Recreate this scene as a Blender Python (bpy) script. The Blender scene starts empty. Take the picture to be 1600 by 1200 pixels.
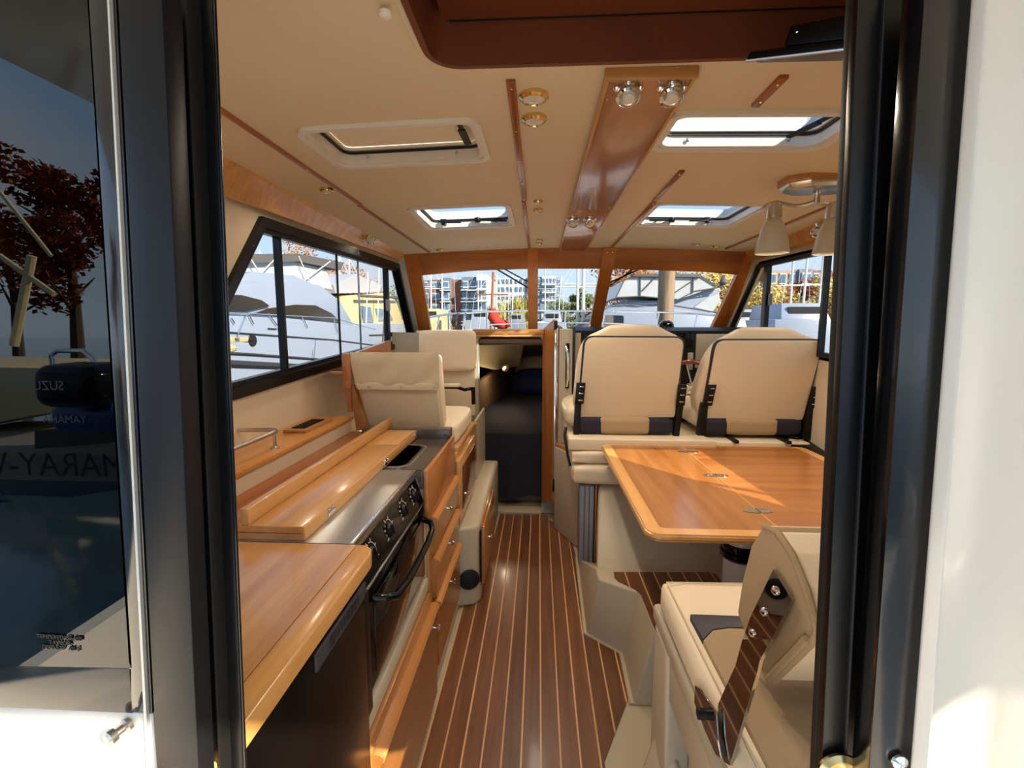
import bpy, bmesh, math, random
from mathutils import Vector, Matrix
random.seed(7)
sc = bpy.context.scene
COL = sc.collection
# ------------------------------------------------------------------ camera
F = 740.0                      # focal length in pixels of a 1600 px wide frame
EYE = Vector((0, 0, 1.4))
PITCH = math.atan(92/740.0); YAW = math.atan(42*math.cos(PITCH)/740.0)
fw = Vector((-math.sin(YAW)*math.cos(PITCH), math.cos(YAW)*math.cos(PITCH), -math.sin(PITCH)))
rt = Vector((math.cos(YAW), math.sin(YAW), 0)); up = rt.cross(fw)
cam_d = bpy.data.cameras.new('camera'); cam = bpy.data.objects.new('camera', cam_d); COL.objects.link(cam)
cam_d.sensor_fit = 'HORIZONTAL'; cam_d.sensor_width = 36; cam_d.lens = F/1600*36; cam_d.clip_start = .02; cam_d.clip_end = 2000
R = Matrix((rt, up, -fw)).transposed().to_4x4(); R.translation = EYE; cam.matrix_world = R
sc.camera = cam
def ray(px, py): return (rt*(px-800)/F + up*(600-py)/F + fw)
def aX(px, py, x): d = ray(px, py); return EYE + d*((x-EYE.x)/d.x)
def aY(px, py, y): d = ray(px, py); return EYE + d*((y-EYE.y)/d.y)
def aZ(px, py, z): d = ray(px, py); return EYE + d*((z-EYE.z)/d.z)
# ------------------------------------------------------------------ world, sun, exposure
sc.view_settings.view_transform = 'Standard'; sc.view_settings.look = 'None'
sc.view_settings.gamma = 1; sc.view_settings.use_curve_mapping = False
sc.view_settings.exposure = 1.45
w = bpy.data.worlds.new('sky'); sc.world = w; w.use_nodes = True
nt = w.node_tree; nt.nodes.clear()
def N(nt, t, **k):
    n = nt.nodes.new(t)
    for a, b in k.items(): setattr(n, a, b)
    return n
o = N(nt, 'ShaderNodeOutputWorld'); bg = N(nt, 'ShaderNodeBackground'); bg.inputs[1].default_value = SKY = 1.0
tc = N(nt, 'ShaderNodeTexCoord'); sp = N(nt, 'ShaderNodeSeparateXYZ'); ra = N(nt, 'ShaderNodeValToRGB')
nt.links.new(tc.outputs['Generated'], sp.inputs[0]); nt.links.new(sp.outputs[2], ra.inputs[0])
e = ra.color_ramp.elements; e[0].position = 0; e[0].color = (.50, .62, .74, 1); e[1].position = 1; e[1].color = (.13, .25, .50, 1)
e2 = ra.color_ramp.elements.new(.35); e2.color = (.24, .40, .64, 1)
mp = N(nt, 'ShaderNodeMapping'); mp.inputs['Scale'].default_value = (1.2, 1.2, 3.5); nz = N(nt, 'ShaderNodeTexNoise')
nz.inputs['Scale'].default_value = 2.2; nz.inputs['Detail'].default_value = 7; nz.inputs['Roughness'].default_value = .62
cr = N(nt, 'ShaderNodeValToRGB'); cr.color_ramp.elements[0].position = .42; cr.color_ramp.elements[1].position = .68
mx = N(nt, 'ShaderNodeMix', data_type='RGBA'); mx.inputs['B'].default_value = (.46, .50, .55, 1)
nt.links.new(tc.outputs['Generated'], mp.inputs[0]); nt.links.new(mp.outputs[0], nz.inputs['Vector']); nt.links.new(nz.outputs['Fac'], cr.inputs[0])
nt.links.new(cr.outputs[0], mx.inputs['Factor']); nt.links.new(ra.outputs[0], mx.inputs['A']); nt.links.new(mx.outputs['Result'], bg.inputs[0]); nt.links.new(bg.outputs[0], o.inputs[0])
sd = bpy.data.lights.new('sun', 'SUN'); sun = bpy.data.objects.new('sun', sd); COL.objects.link(sun)
sd.energy = 5.8; sd.color = (1, .86, .66); sd.angle = math.radians(.6)
SUNDIR = Vector((-.80, .60, -math.tan(math.radians(29)))).normalized()
sun.rotation_euler = SUNDIR.to_track_quat('-Z', 'Y').to_euler(); sun.location = (3, -3, 5)
# ------------------------------------------------------------------ materials
def rgb(h, k=1.0):
    v = [int(h[i:i+2], 16)/255 for i in (0, 2, 4)]
    return tuple((c/12.92 if c <= .04045 else ((c+.055)/1.055)**2.4)*k for c in v) + (1,)
MATS = {}
def base(name):
    m = bpy.data.materials.new(name); m.use_nodes = True; MATS[name] = m
    b = m.node_tree.nodes['Principled BSDF']; return m, m.node_tree, b
def plain(name, col, rough=.5, metal=0, bump=0, bscale=200, coat=0, var=0, vscale=3, spec=.5):
    m, t, b = base(name); c = rgb(col) if isinstance(col, str) else col
    b.inputs['Roughness'].default_value = rough; b.inputs['Metallic'].default_value = metal
    b.inputs['Coat Weight'].default_value = coat; b.inputs['Coat Roughness'].default_value = .08
    b.inputs['Specular IOR Level'].default_value = spec
    tc = N(t, 'ShaderNodeTexCoord'); n = N(t, 'ShaderNodeTexNoise'); n.inputs['Scale'].default_value = vscale; n.inputs['Detail'].default_value = 4
    t.links.new(tc.outputs['Object'], n.inputs['Vector'])
    mx = N(t, 'ShaderNodeMix', data_type='RGBA'); v = var or .04
    mx.inputs['A'].default_value = tuple(x*(1-v) for x in c[:3])+(1,); mx.inputs['B'].default_value = tuple(min(1, x*(1+v)) for x in c[:3])+(1,)
    t.links.new(n.outputs['Fac'], mx.inputs['Factor']); t.links.new(mx.outputs['Result'], b.inputs['Base Color'])
    if bump:
        n2 = N(t, 'ShaderNodeTexNoise'); n2.inputs['Scale'].default_value = bscale; n2.inputs['Detail'].default_value = 3
        bp = N(t, 'ShaderNodeBump'); bp.inputs['Strength'].default_value = bump; bp.inputs['Distance'].default_value = .002
        t.links.new(tc.outputs['Object'], n2.inputs['Vector']); t.links.new(n2.outputs['Fac'], bp.inputs['Height']); t.links.new(bp.outputs[0], b.inputs['Normal'])
    return m
def wood(name, c1, c2, axis='y', rough=.28, scale=1.0, coat=.3, rnd=.12, fig=0):
    m, t, b = base(name)
    b.inputs['Roughness'].default_value = rough; b.inputs['Coat Weight'].default_value = coat; b.inputs['Coat Roughness'].default_value = .12
    tc = N(t, 'ShaderNodeTexCoord'); mp = N(t, 'ShaderNodeMapping')
    s = [14*scale]*3; s['xyz'.index(axis)] = .9*scale; mp.inputs['Scale'].default_value = s
    oi = N(t, 'ShaderNodeObjectInfo'); ad = N(t, 'ShaderNodeVectorMath', operation='ADD'); ml = N(t, 'ShaderNodeMath', operation='MULTIPLY'); ml.inputs[1].default_value = 7
    t.links.new(oi.outputs['Random'], ml.inputs[0]); t.links.new(tc.outputs['Object'], ad.inputs[0]); t.links.new(ml.outputs[0], ad.inputs[1]); t.links.new(ad.outputs[0], mp.inputs[0])
    n = N(t, 'ShaderNodeTexNoise'); n.inputs['Scale'].default_value = 1.6; n.inputs['Detail'].default_value = 8; n.inputs['Roughness'].default_value = .65; n.inputs['Distortion'].default_value = .5+fig
    t.links.new(mp.outputs[0], n.inputs['Vector'])
    r = N(t, 'ShaderNodeValToRGB'); r.color_ramp.elements[0].position = .32; r.color_ramp.elements[0].color = rgb(c1); r.color_ramp.elements[1].position = .68; r.color_ramp.elements[1].color = rgb(c2)
    t.links.new(n.outputs['Fac'], r.inputs[0])
    hs = N(t, 'ShaderNodeHueSaturation'); mr = N(t, 'ShaderNodeMapRange'); mr.inputs['To Min'].default_value = 1-rnd; mr.inputs['To Max'].default_value = 1+rnd
    t.links.new(oi.outputs['Random'], mr.inputs[0]); t.links.new(mr.outputs[0], hs.inputs['Value']); t.links.new(r.outputs[0], hs.inputs['Color']); t.links.new(hs.outputs[0], b.inputs['Base Color'])
    return m
def glass(name, refl=.06, tint=(1, 1, 1), rough=0.0, trans=1.0):
    m = bpy.data.materials.new(name); m.use_nodes = True; t = m.node_tree; t.nodes.clear()
    o = N(t, 'ShaderNodeOutputMaterial'); a = N(t, 'ShaderNodeBsdfTransparent'); g = N(t, 'ShaderNodeBsdfGlossy'); g.inputs['Roughness'].default_value = rough
    lw = N(t, 'ShaderNodeLayerWeight'); lw.inputs['Blend'].default_value = refl; mx = N(t, 'ShaderNodeMixShader')
    a.inputs[0].default_value = tuple(x*trans for x in tint)+(1,)
    t.links.new(lw.outputs['Fresnel'], mx.inputs[0]); t.links.new(a.outputs[0], mx.inputs[1]); t.links.new(g.outputs[0], mx.inputs[2]); t.links.new(mx.outputs[0], o.inputs[0])
    return m
CHERRY = wood('cherry_wood', 'B07A44', 'D29E62', 'y', scale=.8)
CHERRYX = wood('cherry_wood_crosswise', 'AC7038', 'CE9450', 'x', scale=.8)
CHERRYZ = wood('cherry_wood_upright', '9C5A28', 'BE7A3C', 'z', scale=.8)
CHERRYD = wood('cherry_wood_deep', '8E4A1E', 'AE6630', 'y', scale=.8)
MAPLE = wood('pale_cherry_wood', 'C98D4A', 'E3AE6A', 'y', scale=.7)
MAPLEX = wood('pale_cherry_wood_crosswise', 'C98D4A', 'E3AE6A', 'x', scale=.7)
FIGURED = wood('figured_cherry_wood', 'C07C2C', 'E6AC5C', 'z', scale=.5, fig=1.5)
DOORWOOD = wood('drawer_wood', '96602F', 'B47C44', 'y', scale=.8)
TEAK = wood('teak_plank', '623C22', '805233', 'y', rough=.33, scale=1.6, coat=.12, rnd=.2)
HOLLY = wood('holly_strip', 'CF9C6C', 'E0B488', 'y', rough=.4, coat=0)
HEADER = wood('header_wood', '96521E', 'B46C2C', 'x', scale=.8)
VINYL = plain('beige_vinyl', 'DAC8A8', .55, bump=.35, bscale=260)
CEIL = plain('ceiling_vinyl', 'DCCBAA', .6, bump=.5, bscale=180)
LEATHER = plain('cream_leather', 'E6D3B4', .42, bump=.25, bscale=300)
CANVAS = plain('cream_canvas', 'DCC8A4', .7, bump=.4, bscale=500)
WEAVE = plain('woven_tan_fabric', 'AE9470', .85, bump=.9, bscale=700, var=.1, vscale=400)
GEL = plain('beige_gelcoat', 'B9AB92', .42)
GELW = plain('white_gelcoat', 'CCCAC4', .25, coat=.4)
GELO = plain('outer_gelcoat', 'DAD6CC', .3, coat=.4)
WHITE = plain('white_plastic', 'E2DACC', .4)
BLACK = plain('black_plastic', '0B0B0C', .4, spec=.3)
BLACKG = plain('gloss_black', '050505', .10, spec=.3)
ALU = plain('black_anodised_frame', '08090C', .3, spec=.35)
ALUW = plain('satin_black_frame', '08090C', .2, coat=.3, bump=.35, bscale=22)
ALUG = plain('slate_stile', '12151A', .42, spec=.3, bump=.05, bscale=60)
RUBBER = plain('black_rubber', '070707', .6)
NAVY = plain('navy_fabric', '1E1C2C', .8, bump=.6, bscale=600)
NAVYL = plain('dark_navy_leather', '282430', .5, bump=.2, bscale=300)
CHROME = plain('chrome', (.85, .85, .83, 1), .08, metal=1)
NICKEL = plain('brushed_nickel', (.62, .58, .52, 1), .3, metal=1)
STEEL = plain('brushed_steel', (.55, .54, .52, 1), .28, metal=1)
MIRROR = plain('mirror_steel', (.36, .33, .31, 1), .03, metal=1)
BRASS = plain('brass', (.80, .60, .28, 1), .18, metal=1)
LENS = plain('lamp_lens', 'D8CFC0', .2, coat=.5)
SHADE = plain('frosted_glass', 'C9BFA4', .35, coat=.3, var=.08, vscale=25)
BROWN = plain('brown_leatherette', '6A3418', .55, bump=.3, bscale=120, var=.15, vscale=6)
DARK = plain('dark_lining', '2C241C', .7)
CABIN = plain('cabin_lining', '8E7C62', .7)
OVENG = plain('dark_oven_glass', '0A0604', .05, spec=.5)
FRIDGE = plain('black_fridge_laminate', '080606', .22, spec=.25)
GREY = plain('grey_plastic', '8E929C', .4)
SLATE = plain('dark_worktop', '4A4038', .22, var=.5, vscale=160, coat=.4)
REDWOOD = plain('varnished_wheel_wood', '7A2A0C', .15, coat=.8)
INK = plain('white_print', 'C8C4BC', .5)
INKD = plain('dark_print', '242428', .5)
INKG = plain('grey_print', '6C6A6C', .5)
GLASS = glass('window_glass', .035, trans=.74)
HATCHG = glass('hatch_glass', .008, (.66, .72, .80))
PANEREFL = plain('cream_pane_reflection', 'EADFC8', .6)  # opaque cream stands in for the reflection in the tilted hatch glass
TINT = glass('tinted_door_glass', .42, (.34, .26, .22))
# ------------------------------------------------------------------ mesh helpers
class MB:
    def __init__(s): s.v = []; s.f = []; s.sub = None
    def add(s, vs, fs):
        n = len(s.v); s.v += [Vector(v) for v in vs]; s.f += [tuple(i+n for i in f) for f in fs]; return s
    def addbm(s, bm):
        bm.verts.index_update(); s.add([v.co.copy() for v in bm.verts], [[v.index for v in f.verts] for f in bm.faces]); bm.free(); return s
    def box(s, lo, hi, bev=0, seg=2, M=None):
        bm = bmesh.new(); bmesh.ops.create_cube(bm, size=1)
        for v in bm.verts: v.co = Vector([(lo[i]+hi[i])/2 + v.co[i]*(hi[i]-lo[i]) for i in range(3)])
        if bev: bmesh.ops.bevel(bm, geom=bm.edges[:], offset=bev, segments=seg, affect='EDGES', profile=.5)
        if M: bm.transform(M)
        return s.addbm(bm)
    def prism(s, axis, pts, a0, a1, bev=0, seg=2):
        k = 'xyz'.index(axis); o = [i for i in range(3) if i != k]
        def mk(p, a):
            v = [0, 0, 0]; v[k] = a; v[o[0]] = p[0]; v[o[1]] = p[1]; return v
        bm = bmesh.new(); A = [bm.verts.new(mk(p, a0)) for p in pts]; B = [bm.verts.new(mk(p, a1)) for p in pts]; n = len(pts)
        bm.faces.new(A); bm.faces.new(B[::-1])
        for i in range(n): bm.faces.new((A[i], B[i], B[(i+1) % n], A[(i+1) % n]))
        bmesh.ops.recalc_face_normals(bm, faces=bm.faces[:])
        if bev: bmesh.ops.bevel(bm, geom=bm.edges[:], offset=bev, segments=seg, affect='EDGES', profile=.5)
        return s.addbm(bm)
    def hexa(s, A, B, bev=0, seg=2):   # two matching loops of 3-D points joined into a solid
        bm = bmesh.new(); a = [bm.verts.new(p) for p in A]; b = [bm.verts.new(p) for p in B]; n = len(A)
        bm.faces.new(a); bm.faces.new(b[::-1])
        for i in range(n): bm.faces.new((a[i], b[i], b[(i+1) % n], a[(i+1) % n]))
        bmesh.ops.recalc_face_normals(bm, faces=bm.faces[:])
        if bev: bmesh.ops.bevel(bm, geom=bm.edges[:], offset=bev, segments=seg, affect='EDGES', profile=.5)
        return s.addbm(bm)
    def beam(s, p, q, w, h, up_=(0, 0, 1)):
        p = Vector(p); q = Vector(q); d = (q-p).normalized(); r = d.cross(Vector(up_))
        if r.length < 1e-4: r = d.cross(Vector((1, 0, 0)))
        r.normalize(); u = r.cross(d)
        c = [(-1, -1), (1, -1), (1, 1), (-1, 1)]
        return s.hexa([p+r*a*w/2+u*b*h/2 for a, b in c], [q+r*a*w/2+u*b*h/2 for a, b in c])
    def tube(s, pts, r, n=10, caps=True):
        pts = [Vector(p) for p in pts]; rs = r if isinstance(r, (list, tuple)) else [r]*len(pts)
        d0 = (pts[1]-pts[0]).normalized(); ref = d0.orthogonal().normalized(); rings = []; base = len(s.v); V = []; Fc = []
        for i, p in enumerate(pts):
            d = (pts[min(i+1, len(pts)-1)]-pts[max(i-1, 0)]).normalized()
            ref = (ref - d*ref.dot(d)).normalized(); b = d.cross(ref)
            V += [p+(ref*math.cos(2*math.pi*k/n)+b*math.sin(2*math.pi*k/n))*rs[i] for k in range(n)]
        for i in range(len(pts)-1):
            for k in range(n): Fc.append((i*n+k, i*n+(k+1) % n, (i+1)*n+(k+1) % n, (i+1)*n+k))
        if caps: Fc += [tuple(range(n))[::-1], tuple((len(pts)-1)*n+k for k in range(n))]
        return s.add(V, Fc)
    def lathe(s, c, axis, prof, n=20):   # prof: (radius, distance along axis)
        c = Vector(c); a = Vector(axis).normalized(); x = a.orthogonal().normalized(); y = a.cross(x); V = []; Fc = []
        for r, h in prof: V += [c+a*h+(x*math.cos(2*math.pi*k/n)+y*math.sin(2*math.pi*k/n))*max(r, 1e-5) for k in range(n)]
        for i in range(len(prof)-1):
            for k in range(n): Fc.append((i*n+k, i*n+(k+1) % n, (i+1)*n+(k+1) % n, (i+1)*n+k))
        Fc += [tuple(range(n))[::-1], tuple((len(prof)-1)*n+k for k in range(n))]
        return s.add(V, Fc)
    def cushion(s, lo, hi, r, puff=.01, n=10, M=None, axes=(0, 1, 2)):
        bm = bmesh.new(); bmesh.ops.create_cube(bm, size=2); bmesh.ops.subdivide_edges(bm, edges=bm.edges[:], cuts=n, use_grid_fill=True)
        c = [(lo[i]+hi[i])/2 for i in range(3)]; h = [(hi[i]-lo[i])/2 for i in range(3)]
        for v in bm.verts:
            u = [max(-1, min(1, x)) for x in v.co]; t = [math.copysign(abs(x)**.8, x) for x in u]
            p = [t[i]*h[i] for i in range(3)]; q = [max(-(h[i]-r), min(h[i]-r, p[i])) for i in range(3)]
            d = Vector([p[i]-q[i] for i in range(3)])
            if d.length > 1e-6:
                d = d.normalized()*r
            o = [q[i]+d[i] for i in range(3)]
            for i in axes:
                if abs(u[i]) > .99:
                    a, b = [j for j in range(3) if j != i]; o[i] += math.copysign(puff*(1-u[a]**2)*(1-u[b]**2), u[i])
            v.co = Vector([c[i]+o[i] for i in range(3)])
        if M: bm.transform(M)
        return s.addbm(bm)
    def xf(s, M): s.v = [M @ v for v in s.v]; return s
    def quad(s, a, b, c, d): return s.add([a, b, c, d], [(0, 1, 2, 3)])
def mesh(name, mb, mat, off):
    me = bpy.data.meshes.new(name); me.from_pydata([tuple(v-off) for v in mb.v], [], mb.f); me.validate(); me.update()
    me.materials.append(mat); me.shade_smooth(); me.set_sharp_from_angle(angle=math.radians(38)); return me
def tag(o, label=None, cat=None, group=None, kind=None):
    if label: o['label'] = label
    if cat: o['category'] = cat
    if group: o['group'] = group
    if kind: o['kind'] = kind
    return o
def T(name, label, cat, loc=(0, 0, 0), group=None):
    o = bpy.data.objects.new(name, None); o.empty_display_size = .05; o.location = loc; COL.objects.link(o); o['_w'] = tuple(loc)
    return tag(o, label, cat, group)
def P(root, name, mb, mat, label=None, kind=None):
    off = Vector(root['_w']) if '_w' in root else Vector((0, 0, 0))
    o = bpy.data.objects.new(name, mesh(name, mb, mat, off)); COL.objects.link(o); o.parent = root; o['_w'] = tuple(off)
    return tag(o, label, None, None, kind)
def S(name, mb, mat, label, cat, group=None, kind=None):
    xs = [v for v in mb.v]; c = Vector(((min(v.x for v in xs)+max(v.x for v in xs))/2, (min(v.y for v in xs)+max(v.y for v in xs))/2, min(v.z for v in xs)))
    o = bpy.data.objects.new(name, mesh(name, mb, mat, c)); o.location = c; COL.objects.link(o); o['_w'] = tuple(c)
    return tag(o, label, cat, group, kind)
def STR(name, mb, mat, label=None):
    o = bpy.data.objects.new(name, mesh(name, mb, mat, Vector((0, 0, 0)))); COL.objects.link(o); o['kind'] = 'structure'; o['_w'] = (0., 0., 0.)
    if label: o['label'] = label
    return o
def dup(root, dx, label=None, rz=0):
    r = root.copy(); COL.objects.link(r); r.location = Vector(root.location)+Vector(dx); r.rotation_euler[2] += rz
    if label: r['label'] = label
    for ch in list(root.children):
        c = ch.copy(); COL.objects.link(c); c.parent = r
        for g in list(ch.children):
            d = g.copy(); COL.objects.link(d); d.parent = c
    return r
def inset(pts, w):
    n = len(pts); A = sum(pts[i][0]*pts[(i+1) % n][1]-pts[(i+1) % n][0]*pts[i][1] for i in range(n)); s = 1 if A > 0 else -1; out = []
    for i in range(n):
        p0, p1, p2 = Vector(pts[i-1]), Vector(pts[i]), Vector(pts[(i+1) % n])
        d1 = (p1-p0).normalized(); d2 = (p2-p1).normalized(); n1 = Vector((-d1.y, d1.x))*s; n2 = Vector((-d2.y, d2.x))*s
        b = (n1+n2); k = 1+n1.dot(n2); out.append(tuple(p1+b*(w/max(k, .15))))
    return out
def ring(mb, axis, outer, inner, a0, a1):
    k = 'xyz'.index(axis); o = [i for i in range(3) if i != k]
    def mk(p, a):
        v = [0, 0, 0]; v[k] = a; v[o[0]] = p[0]; v[o[1]] = p[1]; return v
    n = len(outer); V = [mk(p, a0) for p in outer]+[mk(p, a0) for p in inner]+[mk(p, a1) for p in outer]+[mk(p, a1) for p in inner]; Fc = []
    for i in range(n):
        j = (i+1) % n
        Fc += [(i, j, n+j, n+i), (2*n+i, 3*n+i, 3*n+j, 2*n+j), (i, 2*n+i, 2*n+j, j), (n+i, n+j, 3*n+j, 3*n+i)]
    mb.add(V, Fc); return mb
def rrect(x0, y0, x1, y1, r, n=5):
    out = []
    for cx, cy, a in ((x1-r, y1-r, 0), (x0+r, y1-r, 90), (x0+r, y0+r, 180), (x1-r, y0+r, 270)):
        for k in range(n+1):
            t = math.radians(a+90*k/n); out.append((cx+r*math.cos(t), cy+r*math.sin(t)))
    return out
def text_mesh(txt, size, depth=.0006):
    cu = bpy.data.curves.new('t', 'FONT'); cu.body = txt; cu.size = size; cu.extrude = depth; cu.align_x = 'CENTER'; cu.align_y = 'CENTER'
    ob = bpy.data.objects.new('t', cu); COL.objects.link(ob); dg = bpy.context.evaluated_depsgraph_get()
    me = bpy.data.meshes.new_from_object(ob.evaluated_get(dg)); mb = MB(); mb.add([v.co.copy() for v in me.vertices], [tuple(p.vertices) for p in me.polygons])
    bpy.data.objects.remove(ob); bpy.data.curves.remove(cu); bpy.data.meshes.remove(me); return mb
def place_text(txt, size, loc, right, upv):
    r = Vector(right).normalized(); u = Vector(upv).normalized(); n = r.cross(u); M = Matrix((r, u, n)).transposed().to_4x4(); M.translation = Vector(loc)
    return text_mesh(txt, size).xf(M)
def clipx(poly, xv, keep):   # keep 1: x>=xv ; -1: x<=xv
    out = []
    for i in range(len(poly)):
        p, q = poly[i], poly[(i+1) % len(poly)]; a = (p[0]-xv)*keep; b = (q[0]-xv)*keep
        if a >= 0: out.append(p)
        if a*b < 0: t = a/(a-b); out.append((xv, p[1]+(q[1]-p[1])*t))
    return out
def planks(parent, poly, z, x0, pitch, strip, th, n=60):
    for i in range(-n, n):
        a = x0+i*pitch+strip/2; b = x0+(i+1)*pitch-strip/2; pl = clipx(clipx(poly, a, 1), b, -1)
        if len(pl) >= 3 and max(p[0] for p in pl)-min(p[0] for p in pl) > .004:
            P(parent, 'plank', MB().prism('z', pl, z-th, z), TEAK)
        a, b = x0+i*pitch-strip/2, x0+i*pitch+strip/2; pl = clipx(clipx(poly, a, 1), b, -1)
        if len(pl) >= 3 and max(p[0] for p in pl)-min(p[0] for p in pl) > .001:
            P(parent, 'seam_strip', MB().prism('z', pl, z-th, z-.0006), HOLLY)
def ceil_z(x): return 1.957-.022*((x-.23)/.95)**2
# ================================================================== SETTING
# ---- floor
floor = STR('floor', MB().box((-.46, .2, -.06), (1.5, 3.55, -.006)), GEL)
FL = [(-.375, .3), (.225, .3), tuple(aZ(944, 1189, 0).xy), tuple(aZ(985, 1081, 0).xy), tuple(aZ(972, 1021, 0).xy), tuple(aZ(916, 990, 0).xy), tuple(aZ(900, 871, 0).xy),
      tuple(aZ(889, 826, 0).xy), tuple(aZ(871, 822, 0).xy), (.085, 3.30), (.07, 3.38), (-.28, 3.38), (-.295, 2.5), (-.33, 2.37), (-.375, 2.28)]
planks(floor, FL, 0, -.048, .0643, .006, .006)
# ---- left wall with its window opening (profiles in the y-z plane)
A, B, C_, D = (1.27, 1.14), (1.82, 1.80), (3.59, 1.846), (4.02, 1.265)
mb = MB(); X0, X1 = -1.12, -1.07
for pl in ([(.42, -.05), (4.3, -.05), (4.3, 1.265), D, A, (.42, 1.14)], [(.42, 1.14), A, B, (1.82, 2.02), (.42, 2.02)],
           [B, C_, (3.54, 2.02), (1.82, 2.02)], [C_, D, (4.12, 1.265), (3.66, 1.90), (3.54, 2.02)]):
    mb.prism('x', pl, X0, X1)
STR('wall_left', mb, VINYL)
mb = MB()
E, F_, G_, H_ = (1.10, 1.13), (1.55, 1.80), (3.50, 1.84), (4.03, 1.28)
for pl in ([(.42, -.05), (4.3, -.05), (4.3, 1.28), H_, E, (.42, 1.13)], [(.42, 1.13), E, F_, (1.55, 2.02), (.42, 2.02)],
           [F_, G_, (3.5, 2.02), (1.55, 2.02)], [G_, H_, (4.12, 1.28), (3.66, 1.90), (3.5, 2.02)]):
    mb.prism('x', pl, 1.54, 1.59)
STR('wall_right', mb, VINYL)
# ---- side windows: black frames, posts, panes
def side_window(name, poly, x, sgn, posts, panes):
    fr = MB(); ring(fr, 'x', inset(poly, -.012), inset(poly, .026), x-.006, x+.012*sgn+.006)
    ring(fr, 'x', inset(poly, .020), inset(poly, .045), x-.03, x+.0)
    w = STR(name, fr, ALU)
    inn = inset(poly, .04)
    pw = dict(posts); posts = [p[0] for p in posts]
    for y in posts:
        q = clipx(inn, y-pw[y], 1); q = clipx(q, y+pw[y], -1)
        P(w, 'post', MB().prism('x', q, x-(.035 if pw[y] > .006 else .014), x-.005), ALU)
    ys = [min(p[0] for p in inn)]+list(posts)+[max(p[0] for p in inn)]
    for i in range(len(ys)-1):
        q = clipx(clipx(inn, ys[i], 1), ys[i+1], -1)
        P(w, 'pane', MB().prism('x', q, x-.022, x-.018), GLASS)
    n = len(poly)
    for i in range(n):
        a, b = Vector(poly[i]), Vector(poly[(i+1) % n]); L = (b-a).length; k = int(L/.17)
        for j in range(1, k+1):
            c = a+(b-a)*(j/(k+1)); c2 = Vector(inset([tuple(p) for p in poly], .009)[0])
            nd = (Vector((sum(p[0] for p in poly)/n, sum(p[1] for p in poly)/n))-c).normalized()*.012; c = c+nd
            P(w, 'screw', MB().lathe((x+sgn*.016, c.x, c.y), (sgn, 0, 0), [(.005, 0), (.005, .002), (.002, .004)], 8), BLACK)
    return w
wl = side_window('window_1', [A, B, C_, D], -1.07, 1, [(1.97, .008), (2.53, .004), (3.38, .022)], 0)
P(wl, 'latch', MB().box((-1.075, 3.31, 1.50), (-1.05, 3.34, 1.58), .004), GREY, 'grey sliding latch')
P(wl, 'slider_edge', MB().box((-1.098, 2.865, 1.22), (-1.09, 2.875, 1.82)), GREY)
P(wl, 'glazing_channel', MB().beam((-1.085, 1.50, 1.177), (-1.085, 3.9, 1.30), .012, .012), STEEL)
wr = side_window('window_2', [E, F_, G_, H_], 1.55, -1, [(2.0, .012), (2.668, .010), (3.337, .025)], 0)
P(wr, 'latch', MB().box((1.53, 3.28, 1.53), (1.548, 3.31, 1.61), .004), GREY, 'grey sliding latch')
# ---- ceiling: cambered headliner with hatch openings and the aft recess
HT = [(-.672, 1.35, -.175, 1.655), (-.612, 2.25, -.145, 2.72), (.355, 1.35, .86, 1.60), (.537, 2.28, 1.04, 2.76)]
REC = (-.235, .30, 1.45, 1.075)
def ceiling_sheet(dz):
    xs = sorted(set([round(-1.07+i*.1, 4) for i in range(27)]+[v for h in HT for v in (h[0], h[2])]+[REC[0], REC[2], 1.54]))
    ys = sorted(set([.42, 3.56, .7, 2.0]+[v for h in HT for v in (h[1], h[3])]+[REC[3]])); m = MB(); V = []; Fc = []
    for y in ys:
        for x in xs: V.append((x, y, ceil_z(x)+dz))
    nx = len(xs)
    for j in range(len(ys)-1):
        for i in range(nx-1):
            cx, cy = (xs[i]+xs[i+1])/2, (ys[j]+ys[j+1])/2
            if any(h[0] < cx < h[2] and h[1] < cy < h[3] for h in HT+[REC]): continue
            Fc.append((j*nx+i, (j+1)*nx+i, (j+1)*nx+i+1, j*nx+i+1))
    return m.add(V, Fc)
ce = STR('ceiling', ceiling_sheet(0), CEIL)
P(ce, 'seam', MB().box((-1.05, 1.846, 1.90), (1.5, 1.850, 1.9015)), BROWN) if False else None
rf = STR('trim_1', ceiling_sheet(.075), GELO, 'outer roof shell')
# recess
rc = MB(); x0, y0, x1, y1 = REC
poly = rrect(x0, y0, x1, y1, .07, 6)
ring(rc, 'z', poly, inset(poly, .012), 1.94, 2.10)
rc.box((x0, y0, 2.09), (x1, y1, 2.105))
rec = STR('trim_2', rc, BROWN, 'brown leatherette lined recess over the door')
P(rec, 'panel', MB().hexa([(x0+.03, y0, 2.07), (x1-.02, y0, 2.07), (x1-.02, 1.058, 2.025), (x0+.03, 1.058, 2.025)], [(x0+.03, y0, 2.09), (x1-.02, y0, 2.09), (x1-.02, 1.058, 2.045), (x0+.03, 1.058, 2.045)], .004), BROWN)
P(rec, 'seam', MB().tube([(x0+.03, 1.057, 2.026), (x1-.02, 1.057, 2.026)], .0025, 6), BLACK)
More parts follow.
